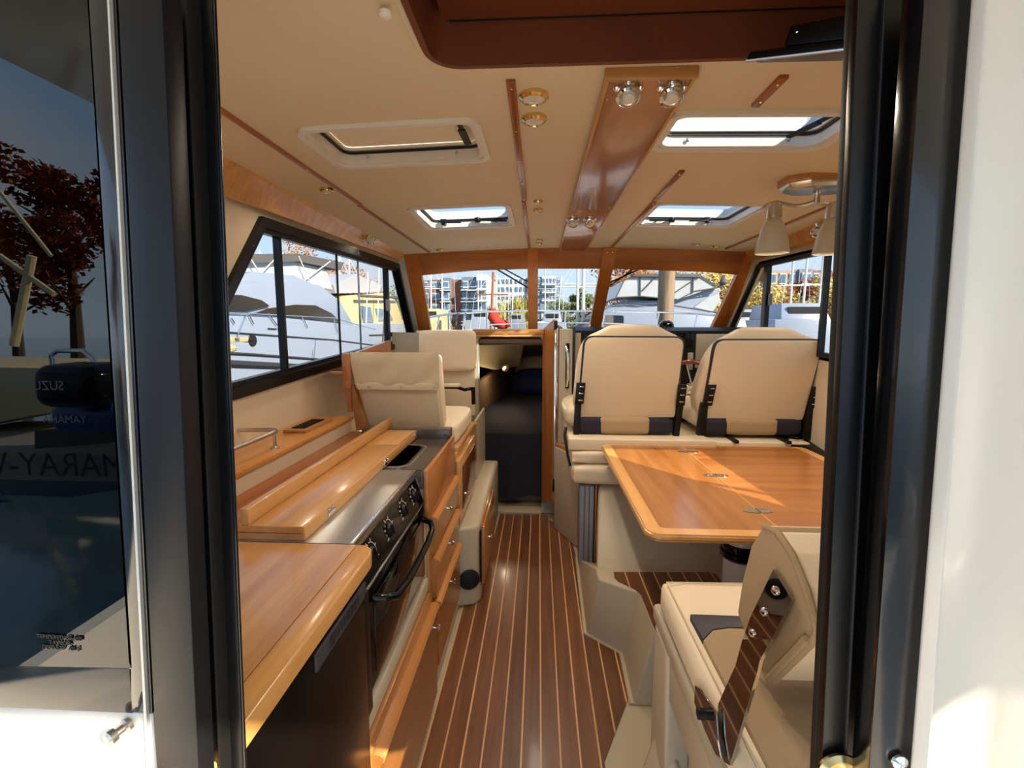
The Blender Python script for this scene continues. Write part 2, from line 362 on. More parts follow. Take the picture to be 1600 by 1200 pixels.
# headliner fillers at the rounded recess corners and padded lip
lip = MB()
pts = [(-.245, .42, ceil_z(-.245)), (-.245, 1.0, ceil_z(-.245)), (-.225, 1.055, ceil_z(-.2)), (-.17, 1.08, ceil_z(-.16))]
pts += [(x, 1.083, ceil_z(x)) for x in [-.11+i*.12 for i in range(14)]]
lip.tube(pts, .009, 8)
cf = rrect(x0, .8, x0+.4, y1, .075, 6)
lip.prism('z', [(x0-.01, y1+.01)]+[p for p in cf if p[0] < x0+.08 and p[1] > y1-.08], ceil_z(x0)-.001, ceil_z(x0)+.01)
P(ce, 'padded_lip', lip, CEIL)
# ---- hatches
def hatch(i, painted_refl):
    x0, y0, x1, y1 = HT[i]; cx = (x0+x1)/2; zc = ceil_z(cx)
    fr = MB(); O = rrect(x0-.012, y0-.012, x1+.012, y1+.012, .05); I = rrect(x0+.018, y0+.018, x1-.018, y1-.018, .035); I2 = rrect(x0+.006, y0+.006, x1-.006, y1-.006, .04); I1 = rrect(x0+.024, y0+.024, x1-.024, y1-.024, .03)
    sl = (ceil_z(x1)-ceil_z(x0))/(x1-x0)
    def sh(m):
        m.v = [Vector((v.x, v.y, v.z+sl*(v.x-cx))) for v in m.v]; return m
    ring(fr, 'z', O, I2, zc-.012, zc+.01); ring(fr, 'z', I2, I, zc-.004, zc+.082)
    h = STR('window_%d' % (i+3), sh(fr), WHITE)
    g = MB(); ring(g, 'z', I, I1, zc+.026, zc+.033); P(h, 'gasket', sh(g), RUBBER)
    r2 = MB(); ring(r2, 'z', inset(I, -.004), inset(I1, .006), zc+.036, zc+.044); P(h, 'pane_frame', sh(r2), WHITE)
    P(h, 'pane', sh(MB().prism('z', inset(I1, .004), zc+.046, zc+.050)), PANEREFL if painted_refl else HATCHG)
    for k in (.2, .8):
        for yy in (y0+.0225, y1-.0225):
            P(h, 'screw', sh(MB().lathe((x0+(x1-x0)*k, yy, zc+.012), (0, -1 if yy > cx and yy > (y0+y1)/2 else 1, 0), [(.006, 0), (.006, .002), (.002, .004)], 8)), STEEL)
    return h, zc
def arm(h, p, q, zc, knob=True):
    p = Vector(p); q = Vector(q); m = MB().beam(p, q, .012, .008); m.lathe(p, (0, 0, -1), [(.016, -.012), (.018, 0), (.014, .012)], 12)
    m.beam(p+(q-p)*.45+Vector((0, 0, -.003)), q, .022, .005)
    P(h, 'support_arm', m, BLACK)
def latch(h, p, dx):
    p = Vector(p); m = MB().box(p+Vector((-.018, -.01, -.008)), p+Vector((.018, .014, .012)), .004); m.box(p+Vector((0 if dx > 0 else dx, -.018, -.012)), p+Vector((dx if dx > 0 else 0, -.006, -.004)), .003)
    m.lathe(p+Vector((0, 0, -.004)), (0, 0, -1), [(.012, 0), (.012, .012), (.006, .016)], 10)
    P(h, 'latch', m, BLACK)
h, z = hatch(0, True); arm(h, (-.235, 1.38, z+.03), (-.225, 1.55, z+.015), z); latch(h, (-.52, 1.385, z+.03), .09)
h, z = hatch(1, False); latch(h, (-.53, 2.68, z+.02), .1); arm(h, (-.34, 2.68, z+.025), (-.18, 2.68, z+.02), z)
h, z = hatch(2, False); arm(h, (.83, 1.41, z+.03), (.75, 1.56, z+.012), z); latch(h, (.53, 1.385, z+.03), .09)
h, z = hatch(3, False); arm(h, (.72, 2.72, z+.02), (.60, 2.72, z+.02), z); latch(h, (.91, 2.72, z+.02), -.1)
# ---- soffit boards along both sides
STR('trim_3', MB().hexa([(-.985, .6, 1.93), (-.968, .6, 1.93), (-1.035, .6, 1.80), (-1.052, .6, 1.80)], [(-1.01, 3.70, 1.925), (-.993, 3.70, 1.925), (-1.035, 3.70, 1.885), (-1.052, 3.70, 1.885)]), FIGURED, 'left figured cherry soffit board')
STR('trim_4', MB().hexa([(1.30, .6, 1.935), (1.32, .6, 1.935), (1.53, .6, 1.84), (1.51, .6, 1.84)], [(1.47, 3.60, 1.925), (1.49, 3.60, 1.925), (1.53, 3.60, 1.855), (1.51, 3.60, 1.855)]), FIGURED, 'right figured cherry soffit board')
# ---- battens on the headliner
def batten(i, x, y0, y1, wd=.022):
    t = STR('trim_%d' % i, MB().box((x-wd/2, y0, ceil_z(x)-.009), (x+wd/2, y1, ceil_z(x)+.002), .003), CHERRYD)
    n = max(2, int((y1-y0)/.2))
    for k in range(n):
        y = y0+.03+(y1-y0-.06)*k/(n-1)
        P(t, 'screw', MB().lathe((x, y, ceil_z(x)-.009), (0, 0, -1), [(.004, 0), (.003, .0015)], 8), BRASS)
batten(5, -.068, 1.15, 2.19); batten(6, -.072, 2.195, 3.53, .018); batten(7, .512, 1.82, 2.23, .02); batten(8, .515, 2.24, 3.48, .018); batten(9, .543, 1.165, 1.31, .022)
batten(10, -.79, .7, 2.13, .016); batten(11, -.80, 2.135, 3.5, .016); batten(12, 1.29, 1.6, 3.45, .016)
# ---- broad centre panel of the ceiling
def panel(i, y0, y1):
    t = STR('trim_%d' % i, MB().box((.147, y0, 1.938), (.335, y1, 1.957), .003), wood('panel_wood_%d' % i, 'A8714A', 'BC8A64', 'y', rough=.22, scale=.5, coat=.5))
    P(t, 'edge', MB().box((.143, y0, 1.932), (.151, y1, 1.956), .002).box((.331, y0, 1.932), (.339, y1, 1.956), .002), CHERRY)
    for x in (.16, .322):
        for y in (y0+.1, y1-.03): P(t, 'screw', MB().lathe((x, y, 1.938), (0, 0, -1), [(.005, 0), (.003, .002)], 8), STEEL)
    return t
tp = panel(13, 1.125, 2.33); P(tp, 'end_cap', MB().box((.140, 1.118, 1.931), (.342, 1.128, 1.957), .003), CHERRYX); panel(14, 2.335, 3.575)
# ---- windscreen: sloping plane from the roof edge down to the dash
def ws(px, py):      # point of the windscreen plane seen at a pixel
    d = ray(px, py); n = Vector((0, 1.32, 1)).normalized(); return EYE+d*((Vector((0, 3.56, 1.935))-EYE).dot(n)/d.dot(n))
def slab(m, pts, t0=0, t1=.03):
    n = Vector((0, 1.32, 1)).normalized(); m.hexa([p+n*t0 for p in pts], [p+n*t1 for p in pts]); return m
wsw = STR('window_7', slab(MB(), [ws(*p) for p in ((610, 370), (1215, 370), (1195, 442), (1168, 431), (1100, 425), (950, 420), (832, 420), (740, 423), (652, 431), (622, 437))]), HEADER, 'windscreen header board')
def wbar(name, a, b, c, d, mat=HEADER, t0=-.012, t1=.03): P(wsw, name, slab(MB(), [ws(*a), ws(*b), ws(*c), ws(*d)], t0, t1), mat)
UP = wood('mullion_wood', 'B26424', 'C9782E', 'z', scale=.6)
wbar('mullion', (824, 386), (841, 386), (840, 516), (825, 516), UP); wbar('mullion', (943, 386), (964, 386), (937, 518), (920, 518), UP)
wbar('side_post', (628, 388), (652, 388), (674, 520), (655, 520), UP); wbar('side_post', (1168, 392), (1192, 392), (1128, 520), (1108, 520), UP)
wbar('white_post', (612, 388), (629, 388), (656, 522), (644, 522), GELW); wbar('white_post', (1191, 392), (1205, 392), (1144, 522), (1128, 522), GELW)
for a, b, c, d in (((640, 425), (832, 420), (832, 516), (660, 516)), ((832, 420), (953, 420), (930, 516), (832, 516)), ((953, 420), (1180, 425), (1120, 516), (930, 516))):
    P(wsw, 'pane', slab(MB(), [ws(a[0], a[1]), ws(b[0], b[1]), ws(c[0], c[1]), ws(d[0], d[1])], .012, .016), GLASS)
for px in (829, 836): P(wsw, 'screw', MB().lathe(ws(px, 392)-Vector((0, .008, .012)), (0, -1.32, -1), [(.006, 0), (.004, .003)], 8), BRASS)
for px in (949, 957): P(wsw, 'screw', MB().lathe(ws(px, 392)-Vector((0, .008, .012)), (0, -1.32, -1), [(.006, 0), (.004, .003)], 8), BRASS)
# outer coachroof / foredeck, closes the sleeping cabin
dk = MB().hexa([(-1.3, 4.02, 1.30), (1.75, 4.02, 1.30), (1.3, 7.0, 1.18), (-.9, 7.0, 1.18)], [(-1.3, 4.02, 1.34), (1.75, 4.02, 1.34), (1.3, 7.0, 1.22), (-.9, 7.0, 1.22)])
dk.hexa([(-.9, 3.46, 1.345), (.1, 3.46, 1.345), (.1, 4.1, 1.345), (-.9, 4.1, 1.345)], [(-.9, 3.46, 1.36), (.1, 3.46, 1.36), (.1, 4.1, 1.36), (-.9, 4.1, 1.36)])
dk.hexa([(-1.3, 4.02, -.3), (-1.25, 4.02, -.3), (-.85, 7, -.3), (-.9, 7, -.3)], [(-1.3, 4.02, 1.34), (-1.25, 4.02, 1.34), (-.85, 7, 1.2), (-.9, 7, 1.2)])
dk.hexa([(1.7, 4.02, -.3), (1.75, 4.02, -.3), (1.3, 7, -.3), (1.25, 7, -.3)], [(1.7, 4.02, 1.34), (1.75, 4.02, 1.34), (1.3, 7, 1.2), (1.25, 7, 1.2)])
dk.box((-.9, 6.95, -.3), (1.3, 7.0, 1.2))
STR('trim_15', dk, GELO, 'outer foredeck and bow sides')
STR('trim_16', MB().box((-1.35, .3, -.35), (1.8, 7, -.3)), GELO, 'hull bottom')
# ---- front bulkhead with the opening to the sleeping cabin
bk = MB().box((-1.07, 3.42, 0), (-.435, 3.46, 1.345)).box((.03, 3.42, 0), (.30, 3.46, 1.345)).box((-.435, 3.42, 1.325), (.03, 3.46, 1.345)).box((.3, 3.42, 0), (1.54, 3.46, .69)).box((-.435, 3.40, -.01), (.03, 3.5, .02), .006)
wf = STR('wall_front', bk, GEL)
o_ = rrect(-.465, .0, .05, 1.34, .04); i_ = rrect(-.435, .012, .03, 1.315, .03); m = MB(); ring(m, 'y', o_, i_, 3.395, 3.43); P(wf, 'door_surround', m, GEL)
P(wf, 'head_board', MB().box((-.47, 3.37, 1.335), (.035, 3.42, 1.372), .004), CHERRYX)
P(wf, 'head_board', MB().box((-.45, 3.375, 1.318), (.03, 3.41, 1.334), .003), MAPLEX)
P(wf, 'panel', MB().box((-.72, 3.405, .95), (-.57, 3.42, 1.20), .004).box((-.56, 3.408, .9), (-.5, 3.42, 1.22), .003), VINYL)
# sleeping cabin lining
cb = MB().box((-1.05, 3.46, 1.27), (1.2, 6.0, 1.30)).box((-1.05, 3.46, 0), (-1.0, 6, 1.3)).box((1.15, 3.46, 0), (1.2, 6, 1.3)).box((-1.05, 5.9, 0), (1.2, 5.95, 1.3)).box((-1.0, 3.46, -.02), (1.2, 6, 0))
for y in (3.7, 4.05, 4.45): cb.box((-1.0, y, 1.245), (1.15, y+.05, 1.275), .01)
STR('trim_24', cb, CABIN, 'sleeping cabin lining seen through the doorway')
# ================================================================== GALLEY (left)
t = T('worktop', 'long honey wood worktop nearest the door, pale rounded front band', 'counter', (-.5, .7, .86))
mid = [(-1.05, .42), (-.415, .42), (-.415, 1.015), (-1.05, 1.015)]
P(t, 'board', MB().prism('z', mid, .862, .898), CHERRY)
P(t, 'front_band', MB().prism('z', [(-.415, .42), (-.368, .42), (-.368, .975), (-.375, 1.0), (-.392, 1.015), (-.415, 1.015)], .862, .899, .005, 3), MAPLE)
t = T('worktop', 'reddish back worktop under the wall shelf, behind the folded board', 'counter', (-.8, 1.6, .86))
P(t, 'board', MB().box((-1.06, 1.017, .865), (-.732, 2.17, .897), .002), CHERRYD)
P(t, 'end_rail', MB().box((-.80, 2.13, .86), (-.62, 2.17, .91), .002), CHERRYD)
# black refrigerator under the near worktop
t = T('refrigerator', 'black under-counter refrigerator below the near worktop', 'fridge', (-.6, .7, .0))
P(t, 'cabinet', MB().box((-1.0, .45, .03), (-.40, .955, .855), .004), BLACK)
P(t, 'door', MB().box((-.398, .46, .06), (-.378, .955, .85), .004), FRIDGE)
P(t, 'badge', MB().prism('x', [(.72, .812), (.94, .812), (.952, .822), (.952, .846), (.72, .846)], -.378, -.373, .001), GREY if False else plain('badge_grey', '33353A', .5), 'dark grey name badge')
P(t, 'badge_lettering', place_text('ISOTHERM', .03, (-.3722, .84, .829), (0, 1, 0), (0, 0, 1)), plain('badge_print', '1C1D20', .4))
# oven range
t = T('oven_range', 'black glass-fronted oven with brushed steel top in the galley', 'oven', (-.6, 1.32, .45))
P(t, 'body', MB().box((-.95, 1.02, .50), (-.43, 1.58, .868)), BLACK)
P(t, 'steel_top', MB().prism('y', [(-.73, .868), (-.428, .868), (-.428, .893), (-.436, .8975), (-.73, .8975)], 1.02, 1.58), STEEL)
P(t, 'steel_lip', MB().box((-.436, 1.02, .872), (-.424, 1.58, .8995), .003), plain('pale_steel', (.7, .7, .7, 1), .25, metal=1))
cpn = [(-.432, .874), (-.426, .874), (-.400, .792), (-.43, .786)]
cp = P(t, 'control_panel', MB().prism('y', cpn, 1.0, 1.575), BLACKG)
P(cp, 'steel_trim', MB().box((-.404, 1.0, .782), (-.394, 1.575, .789), .002), STEEL)
P(t, 'side_panel', MB().prism('y', cpn, 1.577, 1.59), GREY)
pr = Vector((.026, 0, -.082)).normalized(); pn = Vector((.082, 0, .026)).normalized()
for k, y in enumerate((1.10, 1.24, 1.38, 1.50)):
    c = Vector((-.413, y, .833))
    P(t, 'knob', MB().lathe(c, pn, [(.019, 0), (.019, .004), (.013, .010), (.001, .010)], 20).beam(c+pn*.012-pr*.013, c+pn*.012+pr*.013, .005, .006, pn), BLACK)
    m = MB()
    for j in range(18):
        a0 = math.radians(-130+j*13); a1 = math.radians(-130+(j+1)*13); r = .029; f = lambda a: c+pn*.0015+Vector((0, 1, 0))*math.sin(a)*r-pr*math.cos(a)*r
        if j % 2 == 0 or j > 9: m.beam(f(a0), f(a1), .0018, .001, pn)
    for j in range(6):
        a = math.radians(-120+j*48); m.beam(c+pn*.0015+(Vector((0, 1, 0))*math.sin(a)-pr*math.cos(a))*.031, c+pn*.0015+(Vector((0, 1, 0))*math.sin(a)-pr*math.cos(a))*.038, .0022, .001, pn)
    P(cp, 'dial_marking', m, INK)
dr = P(t, 'door', MB().box((-.43, 1.0, .515), (-.398, 1.575, .778), .006), BLACKG)
P(dr, 'window', MB().box((-.399, 1.06, .545), (-.3955, 1.53, .735), .001), OVENG)
P(dr, 'handle', MB().tube([(-.40, 1.06, .742), (-.372, 1.065, .738), (-.352, 1.10, .724), (-.346, 1.19, .716), (-.346, 1.40, .716), (-.350, 1.49, .722), (-.364, 1.525, .734), (-.40, 1.535, .742)], .010, 12), BLACKG)
P(dr, 'lower_rail', MB().box((-.43, .96, .50), (-.385, 1.0, .80), .003), BLACK)
# folded hinged board lying on the worktop
t = T('folding_board', 'hinged cherry board folded back over the galley, with upright fiddle rail', 'counter board', (-.62, 1.6, .898))
P(t, 'board', MB().box((-.735, 1.03, .898), (-.550, 1.62, .913)).box((-.735, 1.62, .898), (-.545, 2.15, .913)), CHERRY)
P(t, 'upper_board', MB().box((-.735, 1.03, .914), (-.550, 1.80, .931), .0015), CHERRY)
P(t, 'upper_board', MB().box((-.735, 1.802, .914), (-.545, 2.15, .931), .0015), CHERRY)
P(t, 'fiddle_rail', MB().box((-.700, 1.03, .931), (-.679, 2.14, .972), .004), MAPLE)
P(t, 'edge_band', MB().box((-.5505, 1.03, .898), (-.5445, 2.15, .931), .0015), MAPLE)
for y in (1.17, 1.62, 2.04):
    m = MB().box((-.545, y-.020, .903), (-.5425, y+.020, .927), .001); m.tube([(-.5415, y-.02, .915), (-.5415, y+.02, .915)], .003, 8)
    for a in (-.013, .013):
        for b in (-.007, .007): m.lathe((-.5425, y+a, .915+b), (1, 0, 0), [(.003, 0), (.002, .0015)], 8)
    P(t, 'hinge', m, CHROME)
# worktop with sink
t = T('sink_worktop', 'dark speckled worktop with a sunk black basin beyond the oven', 'sink', (-.6, 1.9, .86))
bx0, bx1, by0, by1 = -.74, -.470, 1.62, 1.93
m = MB(); ring(m, 'z', rrect(-.80, 1.59, -.405, 2.08, .004), rrect(bx0, by0, bx1, by1, .05), .868, .893); P(t, 'top', m, SLATE)
P(t, 'front_edge', MB().box((-.407, 1.59, .835), (-.395, 2.13, .893), .004).box((-.47, 1.582, .83), (-.40, 1.60, .893), .003), SLATE)
m = MB(); ring(m, 'z', rrect(bx0, by0, bx1, by1, .05), rrect(bx0+.01, by0+.01, bx1-.01, by1-.01, .045), .72, .896); m.prism('z', rrect(bx0, by0, bx1, by1, .05), .715, .725)
P(t, 'basin', m, BLACKG)
m = MB(); ring(m, 'z', rrect(bx0-.012, by0-.012, bx1+.012, by1+.012, .055), rrect(bx0, by0, bx1, by1, .05), .893, .897); P(t, 'steel_rim', m, STEEL)
P(t, 'upstand', MB().box((-.80, 2.06, .868), (-.395, 2.125, .935), .006), SLATE)
t = T('tap', 'small chrome folding tap low in the near corner of the black basin', 'faucet', (-.66, 1.66, .86))
P(t, 'spout', MB().tube([(-.66, 1.66, .88), (-.66, 1.66, .905), (-.64, 1.67, .91), (-.60, 1.69, .90), (-.59, 1.70, .885)], .008, 10), CHROME)
P(t, 'base', MB().lathe((-.66, 1.66, .865), (0, 0, 1), [(.018, 0), (.018, .012), (.012, .018)], 16), CHROME)
# beige moulding carrying the oven, with wooden lower doors
def knob(root, x, y, z, d=1):
    P(root, 'knob', MB().lathe((x, y, z), (d, 0, 0), [(.006, 0), (.0045, .006), (.0045, .013), (.011, .015), (.012, .019), (.008, .024), (.001, .025)], 16), CHROME)
t = T('galley_cabinet', 'beige moulded galley base with cherry drawers and lower door', 'cabinet', (-.6, 1.5, 0))
m = MB().box((-.95, .96, 0), (-.41, 2.12, .49)); m.box((-.95, 1.60, .49), (-.74, 2.12, .86)); m.box((-.44, .96, .445), (-.392, 1.60, .498), .006); m.box((-.44, 1.578, .49), (-.398, 1.60, .83), .004); m.box((-.74, 1.60, .49), (-.405, 2.12, .71))
P(t, 'moulding', m, GEL)
P(t, 'kick_strip', MB().box((-.44, .45, 0), (-.388, 2.28, .05), .004), GEL)
P(t, 'face_frame', MB().box((-.41, 1.59, .05), (-.388, 2.12, .86), .003), DOORWOOD)
P(t, 'panel', MB().box((-.392, 1.55, .725), (-.376, 2.07, .905), .004), wood('end_panel_wood', '9C5C2A', 'BC7A3C', 'y', scale=.7))
P(t, 'door_frame', MB().box((-.41, .96, .05), (-.384, 1.59, .44), .003), DOORWOOD)
def front(name, y0, y1, z0, z1, xf, lip=True, ky=None, kz=None, th=.02):
    d = P(t, name, MB().prism('y', [(xf-th, z0), (xf, z0), (xf+.002, z1-.03), (xf+.010, z1-.022), (xf+.013, z1-.010), (xf+.007, z1-.001), (xf-.004, z1), (xf-th, z1)], y0, y1, .0015, 1), DOORWOOD)
    P(d, 'top_lip', MB().prism('y', [(xf+.002, z1-.026), (xf+.012, z1-.020), (xf+.0145, z1-.010), (xf+.009, z1+.0005), (xf-.004, z1+.002), (xf-.012, z1+.001), (xf-.006, z1-.010)], y0+.001, y1-.001), wood('lip_wood', 'B9783C', 'D2945A', 'y', scale=.7) if 'lip_wood' not in MATS else MATS['lip_wood'])
    knob(d, xf, ky if ky else (y0+y1)/2, kz if kz else (z0+z1)/2); return d
front('drawer', 1.61, 2.09, .575, .715, -.372, kz=.655); front('drawer', 1.62, 2.10, .40, .55, -.370, kz=.50); front('drawer', 1.63, 2.11, .12, .38, -.368, kz=.325)
front('door', .97, 1.585, .05, .405, -.366, ky=1.545, kz=.335)
# wall shelf with rail
t = T('wall_shelf', 'narrow honey wood shelf along the left wall under the window', 'shelf', (-.97, 1.5, .89))
P(t, 'riser', MB().box((-.905, .5, .896), (-.89, 2.17, .955)), VINYL)
P(t, 'board', MB().box((-1.069, .5, .955), (-.878, 2.17, .972), .003), MATS.get('shelf_wood') or wood('shelf_wood', 'C07830', 'DC9A4C', 'y', scale=.7))
a = aX(612, 655, -.98)
v = P(t, 'vent_frame', MB().box((-1.02, 1.80, .972), (-.925, 2.05, .984), .003), DOORWOOD)
P(v, 'grille', MB().box((-1.0, 1.83, .983), (-.945, 2.01, .9855)), BLACK)
for i in range(7): P(v, 'grille_bar', MB().box((-1.0, 1.84+i*.026, .985), (-.945, 1.85+i*.026, .988)), BLACK)
t = T('shelf_rail', 'bent brushed metal rail on posts along the wall shelf', 'rail', (-.92, 1.5, .972))
P(t, 'rail', MB().tube([(-1.066, 1.60, 1.028), (-.96, 1.61, 1.028), (-.935, 1.605, 1.028), (-.922, 1.585, 1.028), (-.92, 1.55, 1.028), (-.92, .6, 1.028)], .0075, 10), NICKEL)
for y in (1.57, .9): P(t, 'post', MB().tube([(-.92, y, .974), (-.92, y, 1.026)], .006, 10).lathe((-.92, y, .972), (0, 0, 1), [(.014, 0), (.014, .004), (.006, .008)], 12), NICKEL)
# ================================================================== COMPANION SEATS (left, forward of the galley)
t = T('companion_chair', 'cream seat with its back to the galley, snapped canvas flap on top', 'seat', (-.63, 2.4, .78))
TL, TR, BR, BL = aY(549, 552, 2.18), aY(695, 552, 2.18), aY(709, 690, 2.24), aY(568, 668, 2.24)
TR = Vector((TL.x+.415, TR.y, TL.z)); BR = Vector((TR.x+.01, 2.24, .89)); BL = Vector((TL.x+.04, 2.24, .89))
fwv = Vector((0, .085, -.01))
P(t, 'backrest', MB().hexa([TL, TR, BR, BL], [p+fwv for p in (TL, TR, BR, BL)], .018, 3), LEATHER)
P(t, 'back_cover', MB().hexa([p+Vector((a, -.008, b)) for p, a, b in ((TL, .012, -.02), (TR, -.02, -.02), (BR, -.015, 0), (BL, .012, 0))], [p+Vector((a, .01, b)) for p, a, b in ((TL, .012, -.02), (TR, -.02, -.02), (BR, -.015, 0), (BL, .012, 0))], .003), CANVAS)
m = MB(); n = 16; V = []; Fc = []
for j in range(9):
    for i in range(n+1):
        u = i/n; v = j/8; p = TL.lerp(TR, u); q = Vector((TL.x+.015+u*.395, 2.20, TL.z-.165))
        r = p.lerp(q, v); wv = .004*math.sin(u*9+v*4)*math.sin(v*3)+.003*math.sin(u*21+v*7)
        V.append(Vector((r.x, r.y-.016-wv-(.006 if 0 < v < 1 else 0), r.z+(.006 if v == 0 else 0))))
for j in range(8):
    for i in range(n): Fc.append((j*(n+1)+i, j*(n+1)+i+1, (j+1)*(n+1)+i+1, (j+1)*(n+1)+i))
m.add(V, Fc); k = len(V); m.add([p+Vector((0, .01, 0)) for p in V], [f[::-1] for f in Fc])
m.add([TL+Vector((-.002, -.014, .006)), TR+Vector((.004, -.014, .006)), TR+Vector((.004, .095, .0)), TL+Vector((-.002, .095, .0))], [(0, 3, 2, 1)])
fl = P(t, 'cover_flap', m, CANVAS)
P(fl, 'hem', MB().box((TL.x+.022, 2.175, TL.z-.172), (TL.x+.405, 2.190, TL.z-.138), .002), CANVAS)
for u in (.06, .215, .375): P(fl, 'snap', MB().lathe((TL.x+.02+u, 2.174, TL.z-.155), (0, -1, 0), [(.006, 0), (.005, .003), (.001, .004)], 10), NICKEL)
P(t, 'seat_cushion', MB().cushion((-.84, 2.25, .81), (-.40, 2.80, .92), .03, .008), LEATHER)
P(t, 'side_rail', MB().box((-.86, 2.22, .765), (-.385, 2.85, .812), .006), CHERRY)
t = T('companion_chair', 'upright cream backrest of the front seat, beside the cabin doorway', 'seat', (-.6, 3.1, .78))
bl, tr = aY(655, 579, 3.05), aY(741, 517, 3.05)
P(t, 'backrest', MB().cushion((bl.x, 3.05, bl.z), (tr.x, 3.14, tr.z), .022, .006), LEATHER)
P(t, 'support_panel', MB().box((bl.x+.02, 3.10, .80), (tr.x-.01, 3.14, bl.z+.01), .004), VINYL)
P(t, 'armrest', MB().tube([(-.66, 2.98, 1.005), (-.52, 2.98, 1.005), (-.47, 2.97, .99), (-.43, 2.96, 1.0), (-.415, 2.96, .985)], .011, 8).tube([(-.415, 2.96, 1.01), (-.412, 2.96, .90)], .013, 8), BLACKG, 'black metal arm bracket')
P(t, 'arm_pad', MB().box((-.70, 2.95, 1.008), (-.50, 3.0, 1.03), .008), LEATHER)
# wooden side board behind the companion seats
t = T('side_board', 'thin cherry board with rounded peg standing beside the seat cover', 'wooden panel', (-.9, 2.3, .97))
P(t, 'board', MB().hexa([(-.905, 2.17, .99), (-.885, 2.17, .99), (-.885, 2.17, 1.26), (-.905, 2.17, 1.26)], [(-1.0, 3.1, .99), (-.98, 3.1, .99), (-.98, 3.1, 1.30), (-1.0, 3.1, 1.30)]), CHERRYZ)
P(t, 'peg', MB().box((-.91, 2.135, 1.125), (-.875, 2.17, 1.27), .006).tube([(-.892, 2.15, 1.14), (-.892, 2.15, 1.11)], [.018, .016], 10).box((-.97, 2.14, 1.17), (-.90, 2.165, 1.185), .003), CHERRYZ)
P(t, 'lower_post', MB().hexa([(-.87, 2.18, .90), (-.82, 2.18, .90), (-.875, 2.18, 1.12), (-.895, 2.18, 1.12)], [(-.87, 2.22, .90), (-.82, 2.22, .90), (-.875, 2.22, 1.12), (-.895, 2.22, 1.12)]), DOORWOOD)
# cabinet below seat
t = T('seat_cabinet', 'cherry cabinet under the companion seat with dark-panelled door', 'cabinet', (-.6, 2.5, .4))
P(t, 'body', MB().box((-.95, 2.19, .0), (-.40, 3.0, .762)), GEL)
P(t, 'face_frame', MB().box((-.41, 2.18, .45), (-.388, 2.92, .79), .003), CHERRY)
P(t, 'skin', MB().box((-.405, 2.92, .3), (-.39, 3.4, .80)), GEL)
d = P(t, 'door', MB().box((-.388, 2.14, .455), (-.368, 2.68, .765), .003), CHERRY)
P(d, 'dark_panel', MB().box((-.369, 2.22, .50), (-.3655, 2.68, .715), .001), wood('dark_panel_wood', '4A1E0C', '64300F', 'y', scale=.6))
knob(d, -.365, 2.27, .565)
# step box with loudspeaker
t = T('step_box', 'rounded beige step beside the cabin doorway with narrow cherry door', 'step', (-.35, 2.6, 0))
P(t, 'box', MB().prism('z', [(-.42, 2.18), (-.315, 2.21), (-.287, 2.25), (-.292, 3.38), (-.42, 3.38)], 0, .415, .018, 3), GEL)
P(t, 'frame', MB().box((-.295, 2.27, .05), (-.281, 2.80, .405), .002), DOORWOOD)
d = P(t, 'door', MB().box((-.281, 2.25, .10), (-.265, 2.76, .40), .003), DOORWOOD); knob(d, -.265, 2.42, .27)
P(t, 'hinge_gap', MB().box((-.287, 2.238, .11), (-.280, 2.25, .38)), BLACK)
sp_ = T('loudspeaker', 'round black loudspeaker set low in the beige step', 'speaker', (-.36, 2.3, .12))
c = aY(733, 905, 2.205); nv = Vector((.28, -1, 0)).normalized()
P(sp_, 'grille', MB().lathe(c, nv, [(.052, 0), (.052, .008), (.045, .012), (.001, .016)], 28), RUBBER)
m = MB()
for i in range(-5, 6):
    h = math.sqrt(max(0, .045**2-(i*.008)**2)); r_ = Vector((1, .28, 0)).normalized(); q = c+nv*.014+Vector((0, 0, i*.008)); m.tube([q-r_*h, q+r_*h], .0014, 5)
P(sp_, 'grille_bar', m, BLACK, kind='stuff')
# ================================================================== DOORWAY
t = T('cabin_door', 'narrow bifold cherry door swung open at the right of the cabin doorway', 'door', (.06, 3.35, .08))
P(t, 'leaf', MB().hexa([(.028, 3.40, .085), (.10, 3.20, .19), (.10, 3.20, 1.44), (.028, 3.40, 1.37)], [(.048, 3.405, .085), (.12, 3.205, .19), (.12, 3.205, 1.44), (.048, 3.405, 1.37)]), CHERRYZ)
P(t, 'leaf', MB().hexa([(.104, 3.19, .17), (.135, 3.19, .17), (.135, 3.19, .33), (.104, 3.19, .33)], [(.16, 3.40, .17), (.17, 3.40, .17), (.17, 3.40, .33), (.16, 3.40, .33)]), CHERRYZ)
P(t, 'leaf', MB().hexa([(.112, 3.20, .30), (.135, 3.20, .30), (.135, 3.20, 1.40), (.112, 3.20, 1.40)], [(.16, 3.40, .30), (.17, 3.40, .30), (.17, 3.40, 1.38), (.16, 3.40, 1.38)]), CHERRYZ)
P(t, 'hinge_strip', MB().box((.104, 3.188, .33), (.122, 3.198, 1.38), .002).tube([(.124, 3.19, .33), (.124, 3.19, 1.38)], .006, 8), CHROME, 'chrome piano hinge')
P(t, 'end_cap', MB().box((.102, 3.184, .25), (.128, 3.2, .34), .002).box((.10, 3.186, 1.37), (.125, 3.2, 1.43), .002), BLACK)
STR('trim_17', MB().prism('z', [(.135, 3.18), (.20, 3.16), (.225, 3.18), (.225, 3.42), (.17, 3.42)], 0, 1.375, .008, 2), GEL, 'beige corner post right of the doorway')
STR('trim_18', MB().prism('z', [(.115, 3.15), (.24, 2.88), (.26, 2.88), (.26, 3.4), (.12, 3.4)], .0, .58, .01, 2), GEL, 'lower beige corner moulding')
